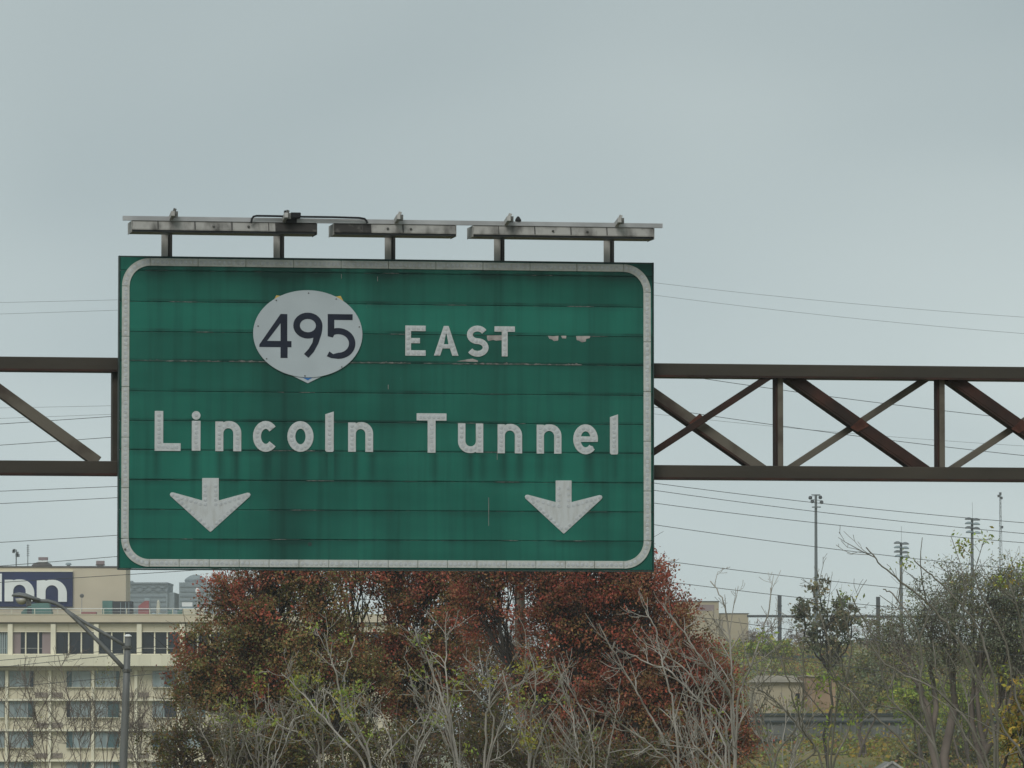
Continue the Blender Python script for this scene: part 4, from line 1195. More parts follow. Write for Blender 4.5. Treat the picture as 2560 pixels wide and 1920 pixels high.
MB().box(-hw * .88, hw * .88, .2, 5, -.5, wz(1933)).build('wall', M['tan_wall'], t)
mb = MB(); zr, ze = wz(1906), wz(1933) + .02
mb.v = [(-hw, 0, ze), (0, 0, zr), (hw, 0, ze), (-hw, 5.3, ze), (0, 5.3, zr), (hw, 5.3, ze), (-hw, 0, ze - .1), (hw, 0, ze - .1), (-hw, 5.3, ze - .1), (hw, 5.3, ze - .1)]
mb.f = [(0, 3, 4, 1), (1, 4, 5, 2), (6, 7, 9, 8), (0, 1, 2, 7, 6), (3, 8, 9, 5, 4), (0, 6, 8, 3), (2, 5, 9, 7)]
mb.build('roof', M['shingle'], t)
MB().bar((-hw - .02, -.05, ze), (0, -.05, zr + .03), .1, .08).build('barge_board', M['galv'], t)
MB().bar((0, -.05, zr + .03), (hw + .02, -.05, ze), .1, .08).build('barge_board', M['galv'], t)

# ------------------------------------------------------------------ trees: branch and leaf makers
class Twigs:
    def __init__(self): self.V, self.F, self.n = [], [], 0
    def add(self, pts, rad, k=4):
        pts = np.asarray(pts, float); rad = np.asarray(rad, float)
        t = np.gradient(pts, axis=0)
        t /= np.linalg.norm(t, axis=1)[:, None] + 1e-9
        m = t.mean(0)
        ref = np.array([1.0, 0.2, 0.1]) if abs(m[0]) < 0.7 else np.array([0.1, 1.0, 0.2])
        N = np.cross(t, ref); N /= np.linalg.norm(N, axis=1)[:, None] + 1e-9
        B = np.cross(t, N)
        a = np.arange(k) * 2 * np.pi / k
        ring = N[:, None, :] * np.cos(a)[None, :, None] + B[:, None, :] * np.sin(a)[None, :, None]
        v = pts[:, None, :] + ring * rad[:, None, None]
        n = len(pts)
        i = np.arange(n - 1)[:, None] * k; j = np.arange(k)[None, :]
        q = np.stack([i + j, i + (j + 1) % k, i + k + (j + 1) % k, i + k + j], -1).reshape(-1, 4) + self.n
        self.V.append(v.reshape(-1, 3)); self.F.append(q); self.n += n * k
    def build(self, name, m_, parent):
        V = np.concatenate(self.V); F = np.concatenate(self.F)
        return quad_mesh(name, V, F, m_, parent, smooth=True)
def quad_mesh(name, V, F, m_, parent, smooth=False, colour=None):
    me = bpy.data.meshes.new(name)
    me.vertices.add(len(V)); me.vertices.foreach_set("co", V.astype(np.float32).ravel())
    me.loops.add(F.size); me.loops.foreach_set("vertex_index", F.astype(np.int32).ravel())
    me.polygons.add(len(F))
    me.polygons.foreach_set("loop_start", np.arange(0, F.size, 4, dtype=np.int32))
    me.polygons.foreach_set("loop_total", np.full(len(F), 4, dtype=np.int32))
    if smooth: me.polygons.foreach_set("use_smooth", np.ones(len(F), dtype=bool))
    me.update(calc_edges=True)
    if colour is not None:
        at_ = me.color_attributes.new("leaf_colour", 'FLOAT_COLOR', 'POINT')
        at_.data.foreach_set("color", colour.astype(np.float32).ravel())
    me.materials.append(m_)
    o = bpy.data.objects.new(name, me)
    COL.objects.link(o)
    o.parent = parent
    return o
def leaves(name, P, size, colours, parent, rng, aspect=0.55, fold=0.25, droop=0.0):
    """one small folded diamond for every leaf"""
    n = len(P)
    u = rng.normal(size=(n, 3)); u[:, 2] -= droop; u /= np.linalg.norm(u, axis=1)[:, None]
    w = rng.normal(size=(n, 3)); w -= (w * u).sum(1)[:, None] * u; w /= np.linalg.norm(w, axis=1)[:, None]
    nn = np.cross(u, w)
    s = (size * rng.uniform(.6, 1.35, n))[:, None]
    V = np.stack([P - u * s, P + w * s * aspect + nn * s * fold, P + u * s, P - w * s * aspect + nn * s * fold], 1).reshape(-1, 3)
    F = np.arange(4 * n).reshape(-1, 4)
    c = np.concatenate([colours, np.ones((n, 1))], 1)
    return quad_mesh(name, V, F, M['leaf'], parent, colour=np.repeat(c, 4, 0))
def curve(a, b, rng, bend=0.12, n=6, lift=0.0):
    a, b = np.asarray(a, float), np.asarray(b, float)
    L = np.linalg.norm(b - a)
    t = np.linspace(0, 1, n)[:, None]
    off = rng.normal(size=3) * bend * L
    p = a + (b - a) * t + off * (4 * t * (1 - t)) * .5
    p[:, 2] += lift * L * (4 * t * (1 - t))[:, 0] * .5
    p[1:-1] += rng.normal(size=(n - 2, 3)) * L * 0.018
    return p
def pal(rng, n, cols, w, jit=.22):
    c = np.array(cols)[rng.choice(len(cols), n, p=np.array(w) / sum(w))]
    return np.clip(c * 1.75 * rng.uniform(1 - jit, 1 + jit, (n, 1)) * rng.uniform(.92, 1.08, (n, 3)), .003, .9)

RED = [(.235, .066, .044), (.19, .062, .042), (.195, .088, .048), (.155, .084, .040), (.27, .066, .044)]
BROWN = [(.19, .105, .046), (.155, .097, .040), (.125, .107, .038), (.205, .095, .048), (.12, .12, .040)]
OLIVE = [(.14, .13, .050), (.11, .122, .042), (.165, .12, .052), (.085, .095, .038), (.19, .175, .05)]
LIME = [(.19, .23, .045), (.15, .20, .042), (.24, .23, .05), (.12, .15, .04)]
GREYG = [(.145, .160, .108), (.115, .132, .086), (.17, .175, .125), (.13, .125, .085)]
YELLOW = [(.26, .17, .03), (.20, .17, .03), (.17, .13, .03), (.12, .14, .03)]

def crown_tree(name, label, Y, base_px, blobs, palette, seed, clumps=1.0, per=42, leaf=.075, spread=.30, bark='bark_dark', depth=1.0, trunk_r=.20, cat='tree', group=None, upper=None, aspect=.55, forks=3, bare_top=0.0):
    rng = np.random.default_rng(seed)
    bp = at(base_px, 1750, Y); g = gz(bp.x, Y)
    root = empty(name, (bp.x, Y, g), 0, label, cat, group)
    u = mpp(Y)
    tw, P, C = Twigs(), [], []
    cz = np.mean([at(0, b[1], Y).z - g for b in blobs])
    zmin, zmax = min(at(0, b[1] + b[2], Y).z - g for b in blobs), max(at(0, b[1] - b[2], Y).z - g for b in blobs)
    forkz = max(.5, zmin * .75 + .1 * zmax)
    fk = []
    for i in range(forks):
        f = np.array([rng.normal(0, .15 * forks), rng.normal(0, .25), forkz * rng.uniform(.8, 1.15)])
        pts = curve((rng.normal(0, .18), rng.normal(0, .1), -.2), f, rng, .08, 6)
        tw.add(pts, np.linspace(trunk_r, trunk_r * .62, 6), 7)
        fk.append(f)
    for (px, py, rr) in blobs:
        r = rr * u
        c = np.array([at(px, py, Y).x - bp.x, rng.normal(0, .5) * depth * r, at(px, py, Y).z - g])
        f = fk[int(np.argmin([abs(q[0] - c[0]) for q in fk]))]
        limb = curve(f, c + np.array([0, 0, r * .2]), rng, .13, 9, -.06)
        tw.add(limb, np.linspace(trunk_r * .5, .022, 9), 6)
        m = int(max(5, clumps * 30 * (rr / 90.0) ** 2 * (u / .0092) ** 2 * (.30 / spread) ** 2))
        d = rng.normal(size=(m, 3)); d /= np.linalg.norm(d, axis=1)[:, None]
        q = c + d * (r * rng.uniform(.25, 1.08, (m, 1)) ** .7) * np.array([1, depth, 1])
        for k_ in range(m):
            s0 = limb[rng.integers(4, 9)]
            br = curve(s0, q[k_], rng, .16, 5, .05)
            tw.add(br, np.linspace(.020, .007, 5), 4)
            for _ in range(3):
                e = q[k_] + rng.normal(size=3) * spread * 1.1 + np.array([0, 0, spread * .4])
                tw.add(curve(br[3], e, rng, .15, 4), np.linspace(.009, .004, 4), 3)
            nl = int(per * rng.uniform(.45, 1.4))
            sub = q[k_] + rng.normal(size=(4, 3)) * spread * .75
            P.append(sub[rng.integers(0, 4, nl)] + rng.normal(size=(nl, 3)) * spread * .38 * np.array([1, 1, .8]))
            hrel = np.clip((q[k_][2] - zmin) / (zmax - zmin + 1e-6), 0, 1)
            pl = palette
            if upper is not None and rng.random() < upper[1] * hrel + upper[2]: pl = upper[0]
            # every clump keeps to one or two hues of the palette
            w = rng.dirichlet(np.ones(len(pl)) * .9) + .05
            C.append(pal(rng, nl, pl, w) * rng.uniform(.62, 1.32))
    tw.build('trunk', M[bark], root)
    P, C = np.concatenate(P), np.concatenate(C)
    leaves('crown', P, leaf, C, root, rng, aspect)
    return root

def shoot(tw, rng, pts, r0, r1, level, cfg, tips):
    """a stem and, alternately along it, its upswept side shoots"""
    n = len(pts)
    tw.add(pts, np.linspace(r0, r1, n), 6 if level == 0 else 4)
    tips.append((pts[-1], level))
    if level >= cfg['levels']: return
    L = np.linalg.norm(np.diff(pts, axis=0), axis=1).sum()
    m = int(max(2, rng.poisson(L * cfg['dens'][level])))
    for i in range(m):
        f = rng.uniform(cfg['from'], .97)
        idx = f * (n - 1); i0 = int(idx); p = pts[i0] + (pts[min(i0 + 1, n - 1)] - pts[i0]) * (idx - i0)
        t = pts[min(i0 + 1, n - 1)] - pts[i0]; t = t / (np.linalg.norm(t) + 1e-9)
        side = rng.normal(size=3); side[1] *= .7
        side -= side.dot(t) * t; side /= np.linalg.norm(side) + 1e-9
        ang = R(rng.uniform(24, 58))
        d = t * math.cos(ang) + side * math.sin(ang)
        ln = cfg['len'][level] * rng.uniform(.35, 1.2) * (1.2 - .85 * f)
        k_ = 6 if level == 0 else 5
        q = [p]
        for s in range(k_ - 1):
            d = d + np.array([0, 0, cfg['up']]) + rng.normal(size=3) * cfg['wob']
            d /= np.linalg.norm(d)
            q.append(q[-1] + d * ln / (k_ - 1))
        rr = (r0 + (r1 - r0) * f)
        ra = min(rr * .72, cfg['rad'][level])
        shoot(tw, rng, np.array(q), ra, max(ra * .5, cfg['tip']), level + 1, cfg, tips)

BARE = dict(levels=3, dens=[2.1, 2.4, 1.8], len=[1.05, .45, .22], rad=[.0105, .0068, .005], tip=.0036, up=.10, wob=.15)
BARE['from'] = .12
THIN = dict(levels=3, dens=[2.3, 3.2, 2.4], len=[1.3, .6, .3], rad=[.011, .0075, .0058], tip=.0042, up=.09, wob=.12)
THIN['from'] = .12
LONG = dict(levels=3, dens=[1.5, 2.0, 1.8], len=[1.35, .6, .28], rad=[.0115, .0072, .005], tip=.0037, up=.08, wob=.14)
LONG['from'] = .12
def stem_tree(name, label, Y, stems, seed, cfg=BARE, r0=.045, bark='bark_grey', leafn=0, lcols=LIME, lsize=.036, cat='tree', group=None, lspread=.085, dy=.5):
    """stems: lists of picture points from the root upwards; all spring from one root"""
    rng = np.random.default_rng(seed)
    s0 = stems[0][0]
    bp = at(s0[0], s0[1], Y)
    root = empty(name, (bp.x, Y, gz(bp.x, Y)), 0, label, cat, group)
    g = gz(bp.x, Y)
    tw, tips = Twigs(), []
    for si, st in enumerate(stems):
        ys = rng.normal(0, dy); p3 = []
        for i, (px, py) in enumerate(st):
            p = at(px, py, Y + ys * i / len(st)); p3.append((p.x - bp.x, ys * i / len(st), p.z - g))
        # carry the stem on down to the ground
        b0 = p3[0]
        fx_ = (0.25 * b0[0] + rng.normal(0, .08), rng.normal(0, .08), -.15)
        pts = np.array([fx_, tuple((np.array(fx_) + np.array(b0)) / 2 + rng.normal(0, .05, 3))] + p3)
        # smooth
        tt = np.linspace(0, len(pts) - 1, 4 * len(pts))
        sm = np.stack([np.interp(tt, range(len(pts)), pts[:, a]) for a in range(3)], 1)
        for _ in range(3): sm[1:-1] = (sm[:-2] + 2 * sm[1:-1] + sm[2:]) / 4
        sm[1:-1] += rng.normal(size=(len(sm) - 2, 3)) * .010
        rr = r0 * .52 * rng.uniform(.8, 1.15)
        tw.add(sm, np.linspace(rr, .009, len(sm)), 7)
        k_ = max(2, int(len(sm) * .25))
        c2 = dict(cfg); 
        vis = sm[k_:]
        n = len(vis); f0 = k_ / len(sm)
        c2['from'] = cfg['from'] * .5
        shoot(tw, rng, vis, (rr + (.009 - rr) * f0) * .98, .009 * .98, 0, c2, tips)
    tw.build('trunk', M[bark], root)
    if leafn:
        tp = np.array([t_[0] for t_ in tips if t_[1] >= 1])
        cen = tp[rng.choice(len(tp), max(1, leafn // 30))]
        P = np.repeat(cen, 30, 0) + rng.normal(size=(len(cen) * 30, 3)) * lspread * np.array([1, 1, .8])
        leaves('crown', P, lsize, pal(rng, len(P), lcols, [1] * len(lcols)), root, rng, .42, .2, .5)
    return root

# --- autumn trees behind the sign
crown_tree('autumn_tree', 'brown and olive autumn tree with reddish tips beside the cream hotel', 136, 690,
    [(510, 1620, 62), (590, 1540, 85), (550, 1700, 78), (640, 1450, 70), (690, 1560, 105), (650, 1680, 100), (770, 1650, 100), (800, 1490, 75), (720, 1400, 95), (850, 1580, 60), (490, 1745, 48), (900, 1710, 75), (600, 1760, 80), (740, 1770, 90), (850, 1800, 80), (480, 1690, 40)],
    BROWN + OLIVE[:3], 21, clumps=1.25, per=165, upper=(RED, .62, -.05), leaf=.036)
crown_tree('autumn_tree', 'open crowned russet tree whose dark limbs show against the sky under the sign', 138, 985,
    [(890, 1420, 70), (985, 1440, 75), (960, 1385, 90), (1040, 1500, 70), (1090, 1420, 95), (985, 1620, 75), (1080, 1600, 85), (1150, 1500, 75), (930, 1660, 60), (1120, 1690, 80), (1010, 1740, 80), (1180, 1430, 70)],
    BROWN, 22, clumps=1.1, per=150, upper=(RED, .7, .1), leaf=.037)
crown_tree('autumn_tree', 'broad dark red autumn tree below the right half of the green sign', 134, 1500,
    [(1230, 1420, 95), (1350, 1420, 105), (1470, 1425, 105), (1560, 1470, 95), (1200, 1530, 70), (1390, 1540, 95), (1480, 1560, 110), (1600, 1560, 105), (1670, 1560, 62), (1680, 1650, 95), (1560, 1680, 115), (1745, 1740, 85), (1430, 1690, 105), (1815, 1790, 70), (1700, 1830, 105), (1850, 1870, 55), (1560, 1820, 105), (1340, 1690, 75), (1620, 1460, 50), (1740, 1640, 48), (1420, 1830, 90), (1800, 1700, 38)],
    BROWN[:4] + RED[1:4], 23, clumps=1.25, per=175, upper=(RED, .62, .25), leaf=.036, forks=4)
# --- understorey in front of them
for i, (px, bl, lab) in enumerate((
        (480, [(440, 1850, 60), (520, 1830, 65), (470, 1910, 80), (570, 1890, 70)], 'olive brown bush right of the street lamp pole'),
        (700, [(650, 1850, 60), (730, 1870, 70), (690, 1920, 80), (610, 1930, 60), (790, 1900, 60)], 'olive thicket bush under the brown autumn tree'),
        (960, [(900, 1880, 70), (980, 1850, 65), (1040, 1900, 80), (870, 1930, 60)], 'dark olive bush at the bottom under the open russet tree'),
        (1250, [(1160, 1860, 65), (1250, 1830, 60), (1320, 1890, 80), (1200, 1920, 80)], 'dusky green bush at the bottom below the sign centre'),
        (1520, [(1440, 1890, 65), (1520, 1900, 75), (1600, 1910, 70)], 'dark bush at the foot of the broad red tree'))):
    crown_tree('bush', lab, 118, px, bl, [tuple(.55 * q for q in c_) for c_ in OLIVE + BROWN[:2]], 40 + i, clumps=.85, per=70, leaf=.036, spread=.24, bark='bark_purple', trunk_r=.05, cat='bush', group='bushes under the autumn trees', forks=4)

# --- bare trees in front
Z6 = lambda pts: [(400 + x / 3.072, 1380 + y / 3.072) for x, y in pts]
Z7 = lambda pts: [(1100 + x / 3.072, 1380 + y / 3.072) for x, y in pts]
Z8 = lambda pts: [(1640 + x / 2.37, 1220 + y / 2.37) for x, y in pts]
stem_tree('bare_tree', 'pale bare tree with green tufts left of the picture centre bottom', 97,
    [Z6([(1650, 1640), (1500, 1400), (1400, 1250), (1370, 980), (1310, 820), (1260, 620)]), Z6([(1640, 1640), (1560, 1420), (1440, 1180), (1400, 1000), (1470, 760), (1500, 640)]),
     Z6([(1660, 1650), (1780, 1500), (1900, 1380), (2000, 1270)]), Z6([(1600, 1640), (1450, 1480), (1300, 1330), (1180, 1180), (1060, 1060), (930, 930)])], 61, leafn=420, r0=.046)
stem_tree('bare_tree', 'bare branching tree with yellow leaf tufts under the open russet tree', 99,
    [Z6([(1260, 1640), (1245, 1400), (1240, 1270), (1120, 1190), (950, 1110)]), Z6([(1250, 1640), (1160, 1500), (1050, 1380), (900, 1330), (800, 1210)]),
     Z6([(1420, 1640), (1400, 1500), (1330, 1380), (1260, 1150), (1270, 1100)]), Z6([(1230, 1640), (1210, 1400), (1100, 1150), (1120, 1020)])], 62, leafn=700, lcols=LIME + YELLOW[1:3], r0=.036)
stem_tree('bare_tree', 'tall bare grey tree right of the green tufts, forking high', 96,
    [Z6([(2300, 1640), (2212, 1280), (2140, 1060), (2080, 880), (1990, 700), (1950, 590)]), Z6([(2310, 1640), (2230, 1300), (2190, 1000), (2200, 700), (2190, 560)]), Z6([(2290, 1650), (2180, 1250), (2050, 1150), (1920, 1020)])], 63, leafn=200, r0=.042)
stem_tree('bare_tree', 'pale bare tree with forked stems at the left foot of the red tree', 95,
    [Z7([(340, 1640), (350, 1250), (385, 1150), (375, 1000), (350, 850), (400, 720)]), Z7([(345, 1640), (420, 1380), (400, 1200), (300, 1120), (190, 1000), (80, 990)]), Z7([(350, 1640), (480, 1300), (520, 1050), (640, 1000), (680, 930)])], 64, leafn=120, r0=.042)
stem_tree('bare_tree', 'slender bare tree carrying one bright yellow leaf cluster', 94,
    [Z7([(690, 1640), (710, 1480), (690, 1300), (735, 1100), (740, 940), (700, 830), (680, 690)]), Z7([(700, 1640), (800, 1350), (880, 1200), (960, 1080), (880, 800)]), Z7([(690, 1640), (650, 1420), (560, 1250), (480, 910)])], 65, leafn=420, lcols=YELLOW[1:] + LIME[2:3], r0=.034)
stem_tree('bare_tree', 'low bare tree with crossing twigs under the middle of the red tree', 98,
    [Z7([(1080, 1640), (1050, 1500), (1020, 1280), (990, 1100)]), Z7([(1270, 1640), (1320, 1400), (1355, 1230), (1380, 1100)]), Z7([(1200, 1640), (1160, 1350), (1020, 1080), (930, 940)]), Z7([(1160, 1640), (1150, 1500), (1110, 1350)])], 66, r0=.03)
stem_tree('bare_tree', 'bare tree leaning left across the red tree with a long straight limb', 93,
    [Z7([(1830, 1650), (1780, 1540), (1700, 1400), (1580, 1200), (1500, 1050), (1440, 950), (1330, 760), (1220, 550)]), Z7([(1820, 1650), (1640, 1500), (1500, 1400), (1360, 1300), (1260, 1200)]),
     Z7([(1840, 1650), (1800, 1200), (1760, 1050), (1690, 800), (1660, 600), (1580, 450)])], 67, r0=.048)
stem_tree('bare_tree', 'wide bare tree with many arched twigs over the right end of the red tree', 92,
    [Z7([(2200, 1650), (2190, 1450), (2000, 1150), (1850, 1000), (1760, 900), (1600, 860), (1420, 760)]), Z7([(2210, 1650), (2080, 1500), (2020, 1350), (2000, 1150), (2040, 960)]), Z7([(2190, 1650), (1950, 1520), (1880, 1300), (1960, 1130), (2060, 1000)]), Z7([(2230, 1650), (2200, 1300), (2050, 1150), (1900, 900), (1700, 780), (1560, 660)])], 68, r0=.04)
stem_tree('bare_tree', 'thin tall bare tree standing against the tan block building', 91,
    [Z8([(475, 1680), (462, 1450), (460, 1220), (445, 1020), (430, 830), (400, 650), (322, 552)]), Z8([(470, 1680), (480, 1240), (530, 1130), (600, 950), (660, 780), (680, 590)]), Z8([(468, 1680), (450, 1200), (360, 1110), (260, 1000), (180, 870), (90, 760)])], 69, r0=.044)
stem_tree('bare_tree', 'bare tree with twisting stems left of the small dark tree', 90,
    [Z8([(700, 1690), (640, 1520), (600, 1420), (560, 1250), (640, 1060)]), Z8([(690, 1690), (720, 1550), (830, 1440), (880, 1250), (880, 1050), (830, 830)]), Z8([(720, 1690), (980, 1560), (860, 1440), (780, 1330), (640, 1200), (560, 1180)])], 70, cfg=LONG, r0=.035, bark='bark_olive')
stem_tree('bare_tree', 'dark stemmed bare tree in front of the small dark tree and tan house', 89,
    [Z8([(1010, 1690), (1020, 1500), (1045, 1400), (1040, 1200), (1025, 900), (960, 710), (935, 600)]), Z8([(1000, 1690), (960, 1560), (900, 1470), (820, 1300), (790, 1180), (740, 1000), (650, 870)]), Z8([(1020, 1690), (1120, 1480), (1190, 1330), (1080, 1150), (1000, 1000)]), Z8([(1030, 1690), (1060, 1300), (1170, 1000), (1130, 800), (1070, 600)])], 71, cfg=LONG, r0=.038, bark='bark_olive', leafn=160, lcols=LIME)
stem_tree('bare_tree', 'bare tree sweeping up left from the bottom right, twigs against the sky', 88,
    [Z8([(1700, 1690), (1640, 1500), (1530, 1360), (1400, 1290), (1340, 1120), (1330, 980), (1260, 830), (1160, 640)]), Z8([(1690, 1690), (1500, 1560), (1400, 1430), (1260, 1330), (1150, 1200), (1060, 1130)]), Z8([(1710, 1690), (1600, 1350), (1560, 1200), (1580, 1000), (1540, 800), (1400, 620), (1345, 600)])], 72, cfg=LONG, r0=.045, bark='bark_olive', leafn=140, lcols=LIME)
stem_tree('bare_tree', 'large bare tree whose crooked leader tops the right hand thicket', 87,
    [Z8([(2010, 1690), (2000, 1400), (1950, 1200), (1860, 1000), (1720, 800), (1600, 660), (1420, 540), (1330, 450), (1245, 352)]), Z8([(2020, 1690), (2020, 1300), (1980, 1000), (1900, 800), (1760, 640), (1640, 520), (1530, 430)]), Z8([(1990, 1690), (1850, 1500), (1740, 1300), (1660, 1100), (1640, 900)]), Z8([(2000, 1690), (1880, 1420), (1700, 1210), (1500, 1120), (1340, 1040), (1230, 860)])], 73, cfg=LONG, r0=.055, bark='bark_olive', leafn=0)
stem_tree('bare_tree', 'bare tree with scattered yellow green leaves at the right edge', 86,
    [Z8([(2260, 1690), (2200, 1400), (2100, 1150), (2080, 920), (2000, 760), (1910, 600), (1870, 470)]), Z8([(2280, 1690), (2250, 1200), (2180, 930), (2150, 720), (2080, 540)]), Z8([(2240, 1690), (2080, 1450), (1960, 1250), (1830, 1050), (1790, 850)])], 74, cfg=LONG, r0=.05, bark='bark_olive', leafn=420, lcols=LIME + YELLOW[1:3], lspread=.09)
# --- lower bare shrubs between them
for i, (px, top, lab) in enumerate(((570, 1760, 'leafless shrub under the left end of the brown tree'), (660, 1740, 'leafless shrub left of the pale tree with green tufts'), (1010, 1730, 'leafless shrub below the open russet tree'),
        (1400, 1740, 'leafless shrub in front of the middle of the red tree'), (1760, 1760, 'leafless shrub at the right foot of the red tree'), (1960, 1740, 'leafless shrub in front of the tan house'))):
    rq = random.Random(300 + i)
    st = []
    for k in range(6):
        d_ = rq.uniform(-110, 110)
        st.append([(px + d_ * .2, 1935), (px + d_ * .5 + rq.uniform(-10, 10), 1935 - (1935 - top) * .4), (px + d_ * .8 + rq.uniform(-12, 12), 1935 - (1935 - top) * .7), (px + d_ + rq.uniform(-15, 15), top + rq.uniform(-20, 60))])
    stem_tree('bare_shrub', lab, 103 + i % 4, st, 320 + i, cfg=dict(BARE, len=[.7, .34, .18]), r0=.022, bark='bark_grey' if i % 3 else 'bark_olive', leafn=150 if i % 2 else 60, lcols=LIME + OLIVE[:2], cat='shrub', group='leafless shrubs in the foreground', dy=.8)
# --- thin saplings before the hotel
for i, (px, top, lean, lab) in enumerate(((20, 1690, 60, 'thin purple brown sapling at the left edge before the hotel'), (115, 1660, -70, 'thin bare sapling leaning left before the hotel windows'), (205, 1640, -60, 'forked bare sapling midway between the left edge and the lamp pole'),
        (265, 1660, 40, 'bare sapling just left of the lamp pole'), (345, 1650, -25, 'bare sapling just right of the lamp pole'), (410, 1690, 30, 'bare sapling between the lamp pole and the brown tree'))):
    stem_tree('sapling', lab, 165, [[(px, 1935), (px + lean * .1, 1850), (px + lean * .5, 1760), (px + lean, top)], [(px, 1935), (px - lean * .35, 1840), (px - lean * .9, 1740)], [(px + 4, 1935), (px + lean * .8, 1830), (px + lean * 1.9, 1720)]],
        80 + i, cfg=dict(THIN, len=[1.7, .8, .42]), r0=.03, bark='bark_purple', leafn=78 if i % 2 else 0, lcols=OLIVE, cat='sapling', group='bare saplings before the hotel', lspread=.2)

# --- right-hand background greenery
crown_tree('small_tree', 'small dark leaved tree in front of the tallest floodlight pole', 255, 2070, [(2052, 1500, 34), (2008, 1528, 30), (2092, 1535, 42), (2062, 1575, 46), (2115, 1590, 36), (2022, 1588, 32), (2085, 1625, 40), (2130, 1550, 26)], [(.12, .125, .085), (.10, .115, .07), (.15, .125, .075)], 91, clumps=.27, per=75, leaf=.085, spread=.30, trunk_r=.085, aspect=.6, forks=1)
crown_tree('grey_tree', 'large dusky grey green tree filling the right side behind bare branches', 172, 2420, [(2230, 1610, 70), (2310, 1530, 75), (2390, 1475, 75), (2470, 1490, 85), (2560, 1480, 90), (2370, 1610, 95), (2490, 1610, 105), (2600, 1600, 110), (2220, 1560, 30), (2540, 1690, 50)], GREYG, 92, clumps=.95, per=150, leaf=.034, spread=.34, bark='bark_purple', upper=(OLIVE, .25, .05))
for i, (px, bl, cols, lab) in enumerate((
        (2320, [(2270, 1730, 60), (2330, 1720, 60), (2300, 1780, 55)], LIME, 'lime green bush left of its darker neighbours on the hillside'),
        (2420, [(2400, 1730, 60), (2450, 1760, 60), (2400, 1790, 55), (2480, 1710, 45)], LIME + OLIVE[:1], 'yellow green bush right of the lime bush'),
        (2340, [(2310, 1850, 60), (2370, 1860, 65), (2430, 1850, 60), (2290, 1900, 55), (2450, 1910, 70)], OLIVE + GREYG[:1], 'dark green bush low at the right bottom'),
        (2160, [(2120, 1690, 50), (2180, 1680, 55), (2220, 1720, 50), (2150, 1740, 45)], OLIVE + GREYG, 'muted olive bush right of the tan house'))):
    crown_tree('hill_bush', lab, 275 + 6 * i, px, bl, cols, 100 + i, clumps=.5, per=60, leaf=.085, spread=.36, bark='bark_purple', trunk_r=.08, cat='bush', group='bushes on the hillside')
crown_tree('yellow_tree', 'small golden yellow tree cut by the right edge of the picture', 122, 2580, [(2545, 1790, 42), (2575, 1730, 45), (2560, 1860, 55), (2525, 1850, 30), (2600, 1800, 60)], YELLOW, 111, clumps=.8, per=46, leaf=.06, spread=.26, trunk_r=.08)
for i, (px, bl, Y, lab) in enumerate((
        (1935, [(1885, 1600, 28), (1925, 1590, 26), (1965, 1598, 30), (2005, 1605, 26), (1900, 1620, 24)], 470, 'mauve brown leafless shrub row under the left frame post'),
        (2215, [(2165, 1590, 30), (2205, 1575, 30), (2245, 1590, 30), (2190, 1620, 35)], 470, 'mauve brown leafless shrub under the right frame post'),
        (1265, [(1200, 1600, 50), (1270, 1580, 55), (1330, 1610, 50), (1240, 1660, 60), (1300, 1680, 60)], 300, 'mauve brown leafless shrub seen through the gap left of the red tree'))):
    crown_tree('leafless_shrub', lab, Y, px, bl, [(.135, .095, .085), (.11, .085, .075), (.16, .12, .10)], 120 + i, clumps=.22, per=110, leaf=.22, spread=.55, bark='bark_purple', trunk_r=.07, cat='shrub', group='leafless shrubs', aspect=.10, forks=4)
crown_tree('hill_bush', 'low yellow green bush strip above the dark guard rail', 440, 1910, [(1870, 1622, 14), (1895, 1618, 16), (1920, 1622, 14), (1945, 1618, 15), (1965, 1624, 12)], LIME + YELLOW[1:2], 131, clumps=.8, per=60, leaf=.12, spread=.36, bark='bark_purple', trunk_r=.06, cat='bush', group='bushes on the hillside')

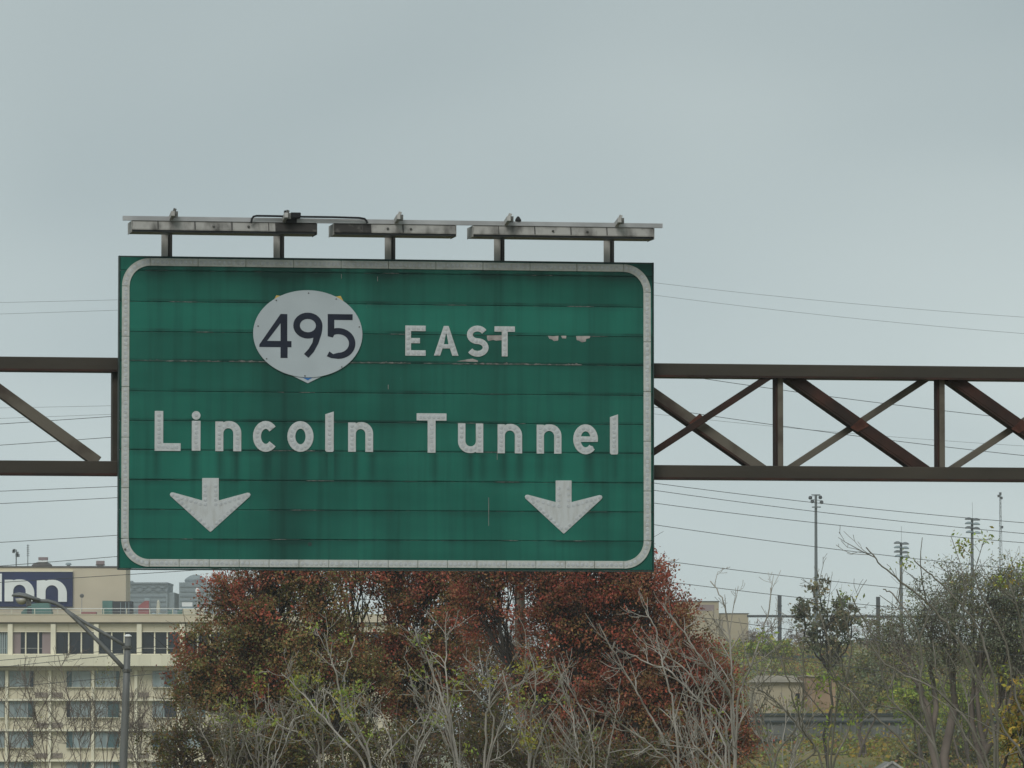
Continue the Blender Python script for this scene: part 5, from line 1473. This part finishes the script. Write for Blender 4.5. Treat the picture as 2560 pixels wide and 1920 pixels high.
for i, (px, bl, lab) in enumerate(((1120, [(1150, 1595, 50), (1205, 1625, 55), (1040, 1700, 70), (1120, 1660, 75), (1190, 1720, 80), (1080, 1790, 80), (1250, 1770, 75), (1170, 1830, 80)], 'brown thicket showing through the gap under the sign centre'),
        (1380, [(1330, 1720, 70), (1400, 1740, 80), (1350, 1810, 80), (1450, 1810, 80), (1300, 1860, 70)], 'brown thicket low behind the red tree'))):
    crown_tree('thicket', lab, 200 + i * 5, px, bl, [tuple(.65 * q for q in c_) for c_ in BROWN + [(.16, .12, .10)]], 140 + i, clumps=.75, per=110, leaf=.07, spread=.36, bark='bark_purple', trunk_r=.08, cat='bush', group='thickets behind the autumn trees', aspect=.3, forks=4)

# --- rough growth over the hillside
def scrub():
    rng = np.random.default_rng(77)
    n = 2600
    P, C = [], []
    cols = [OLIVE, BROWN, LIME, YELLOW, GREYG]
    for _ in range(n):
        Y = rng.uniform(262, 560); px = rng.uniform(1600, 2650)
        x = (px - 1280) * mpp(Y)
        m = int(rng.uniform(14, 60)); r_ = rng.uniform(.25, .8)
        pick = rng.choice(5, p=[.36, .26, .16, .12, .10]) if Y > 326 else rng.choice(5, p=[.25, .25, .1, .35, .05])
        c = np.array([x, Y, gz(x, Y) + r_ * .4])
        P.append(c + rng.normal(size=(m, 3)) * np.array([r_, r_, r_ * .5])); C.append(pal(rng, m, cols[pick], [1] * len(cols[pick])))
    P, C = np.concatenate(P), np.concatenate(C)
    o = leaves('hillside_scrub', P, .12, C, None, rng, .5)
    setp(o, 'rough mixed scrub and dry grass covering the hillside', 'scrub', kind='stuff')
scrub()

# ------------------------------------------------------------------ hazy autumn air
hz_ = MB().box(-1850, 1850, -750, 3050, -3, 56).build('haze', None)
setp(hz_, 'thin grey haze in the air', 'haze', kind='stuff')
hm = bpy.data.materials.new('haze')
hm.use_nodes = True
hn = hm.node_tree.nodes
hn.clear()
ho = hn.new("ShaderNodeOutputMaterial")
hv = hn.new("ShaderNodeVolumePrincipled")
hv.inputs["Color"].default_value = (0.86, 0.93, 0.97, 1)
hv.inputs["Density"].default_value = 0.00024
hv.inputs["Anisotropy"].default_value = 0.0
hm.node_tree.links.new(hv.outputs["Volume"], ho.inputs["Volume"])
hz_.data.materials.append(hm)
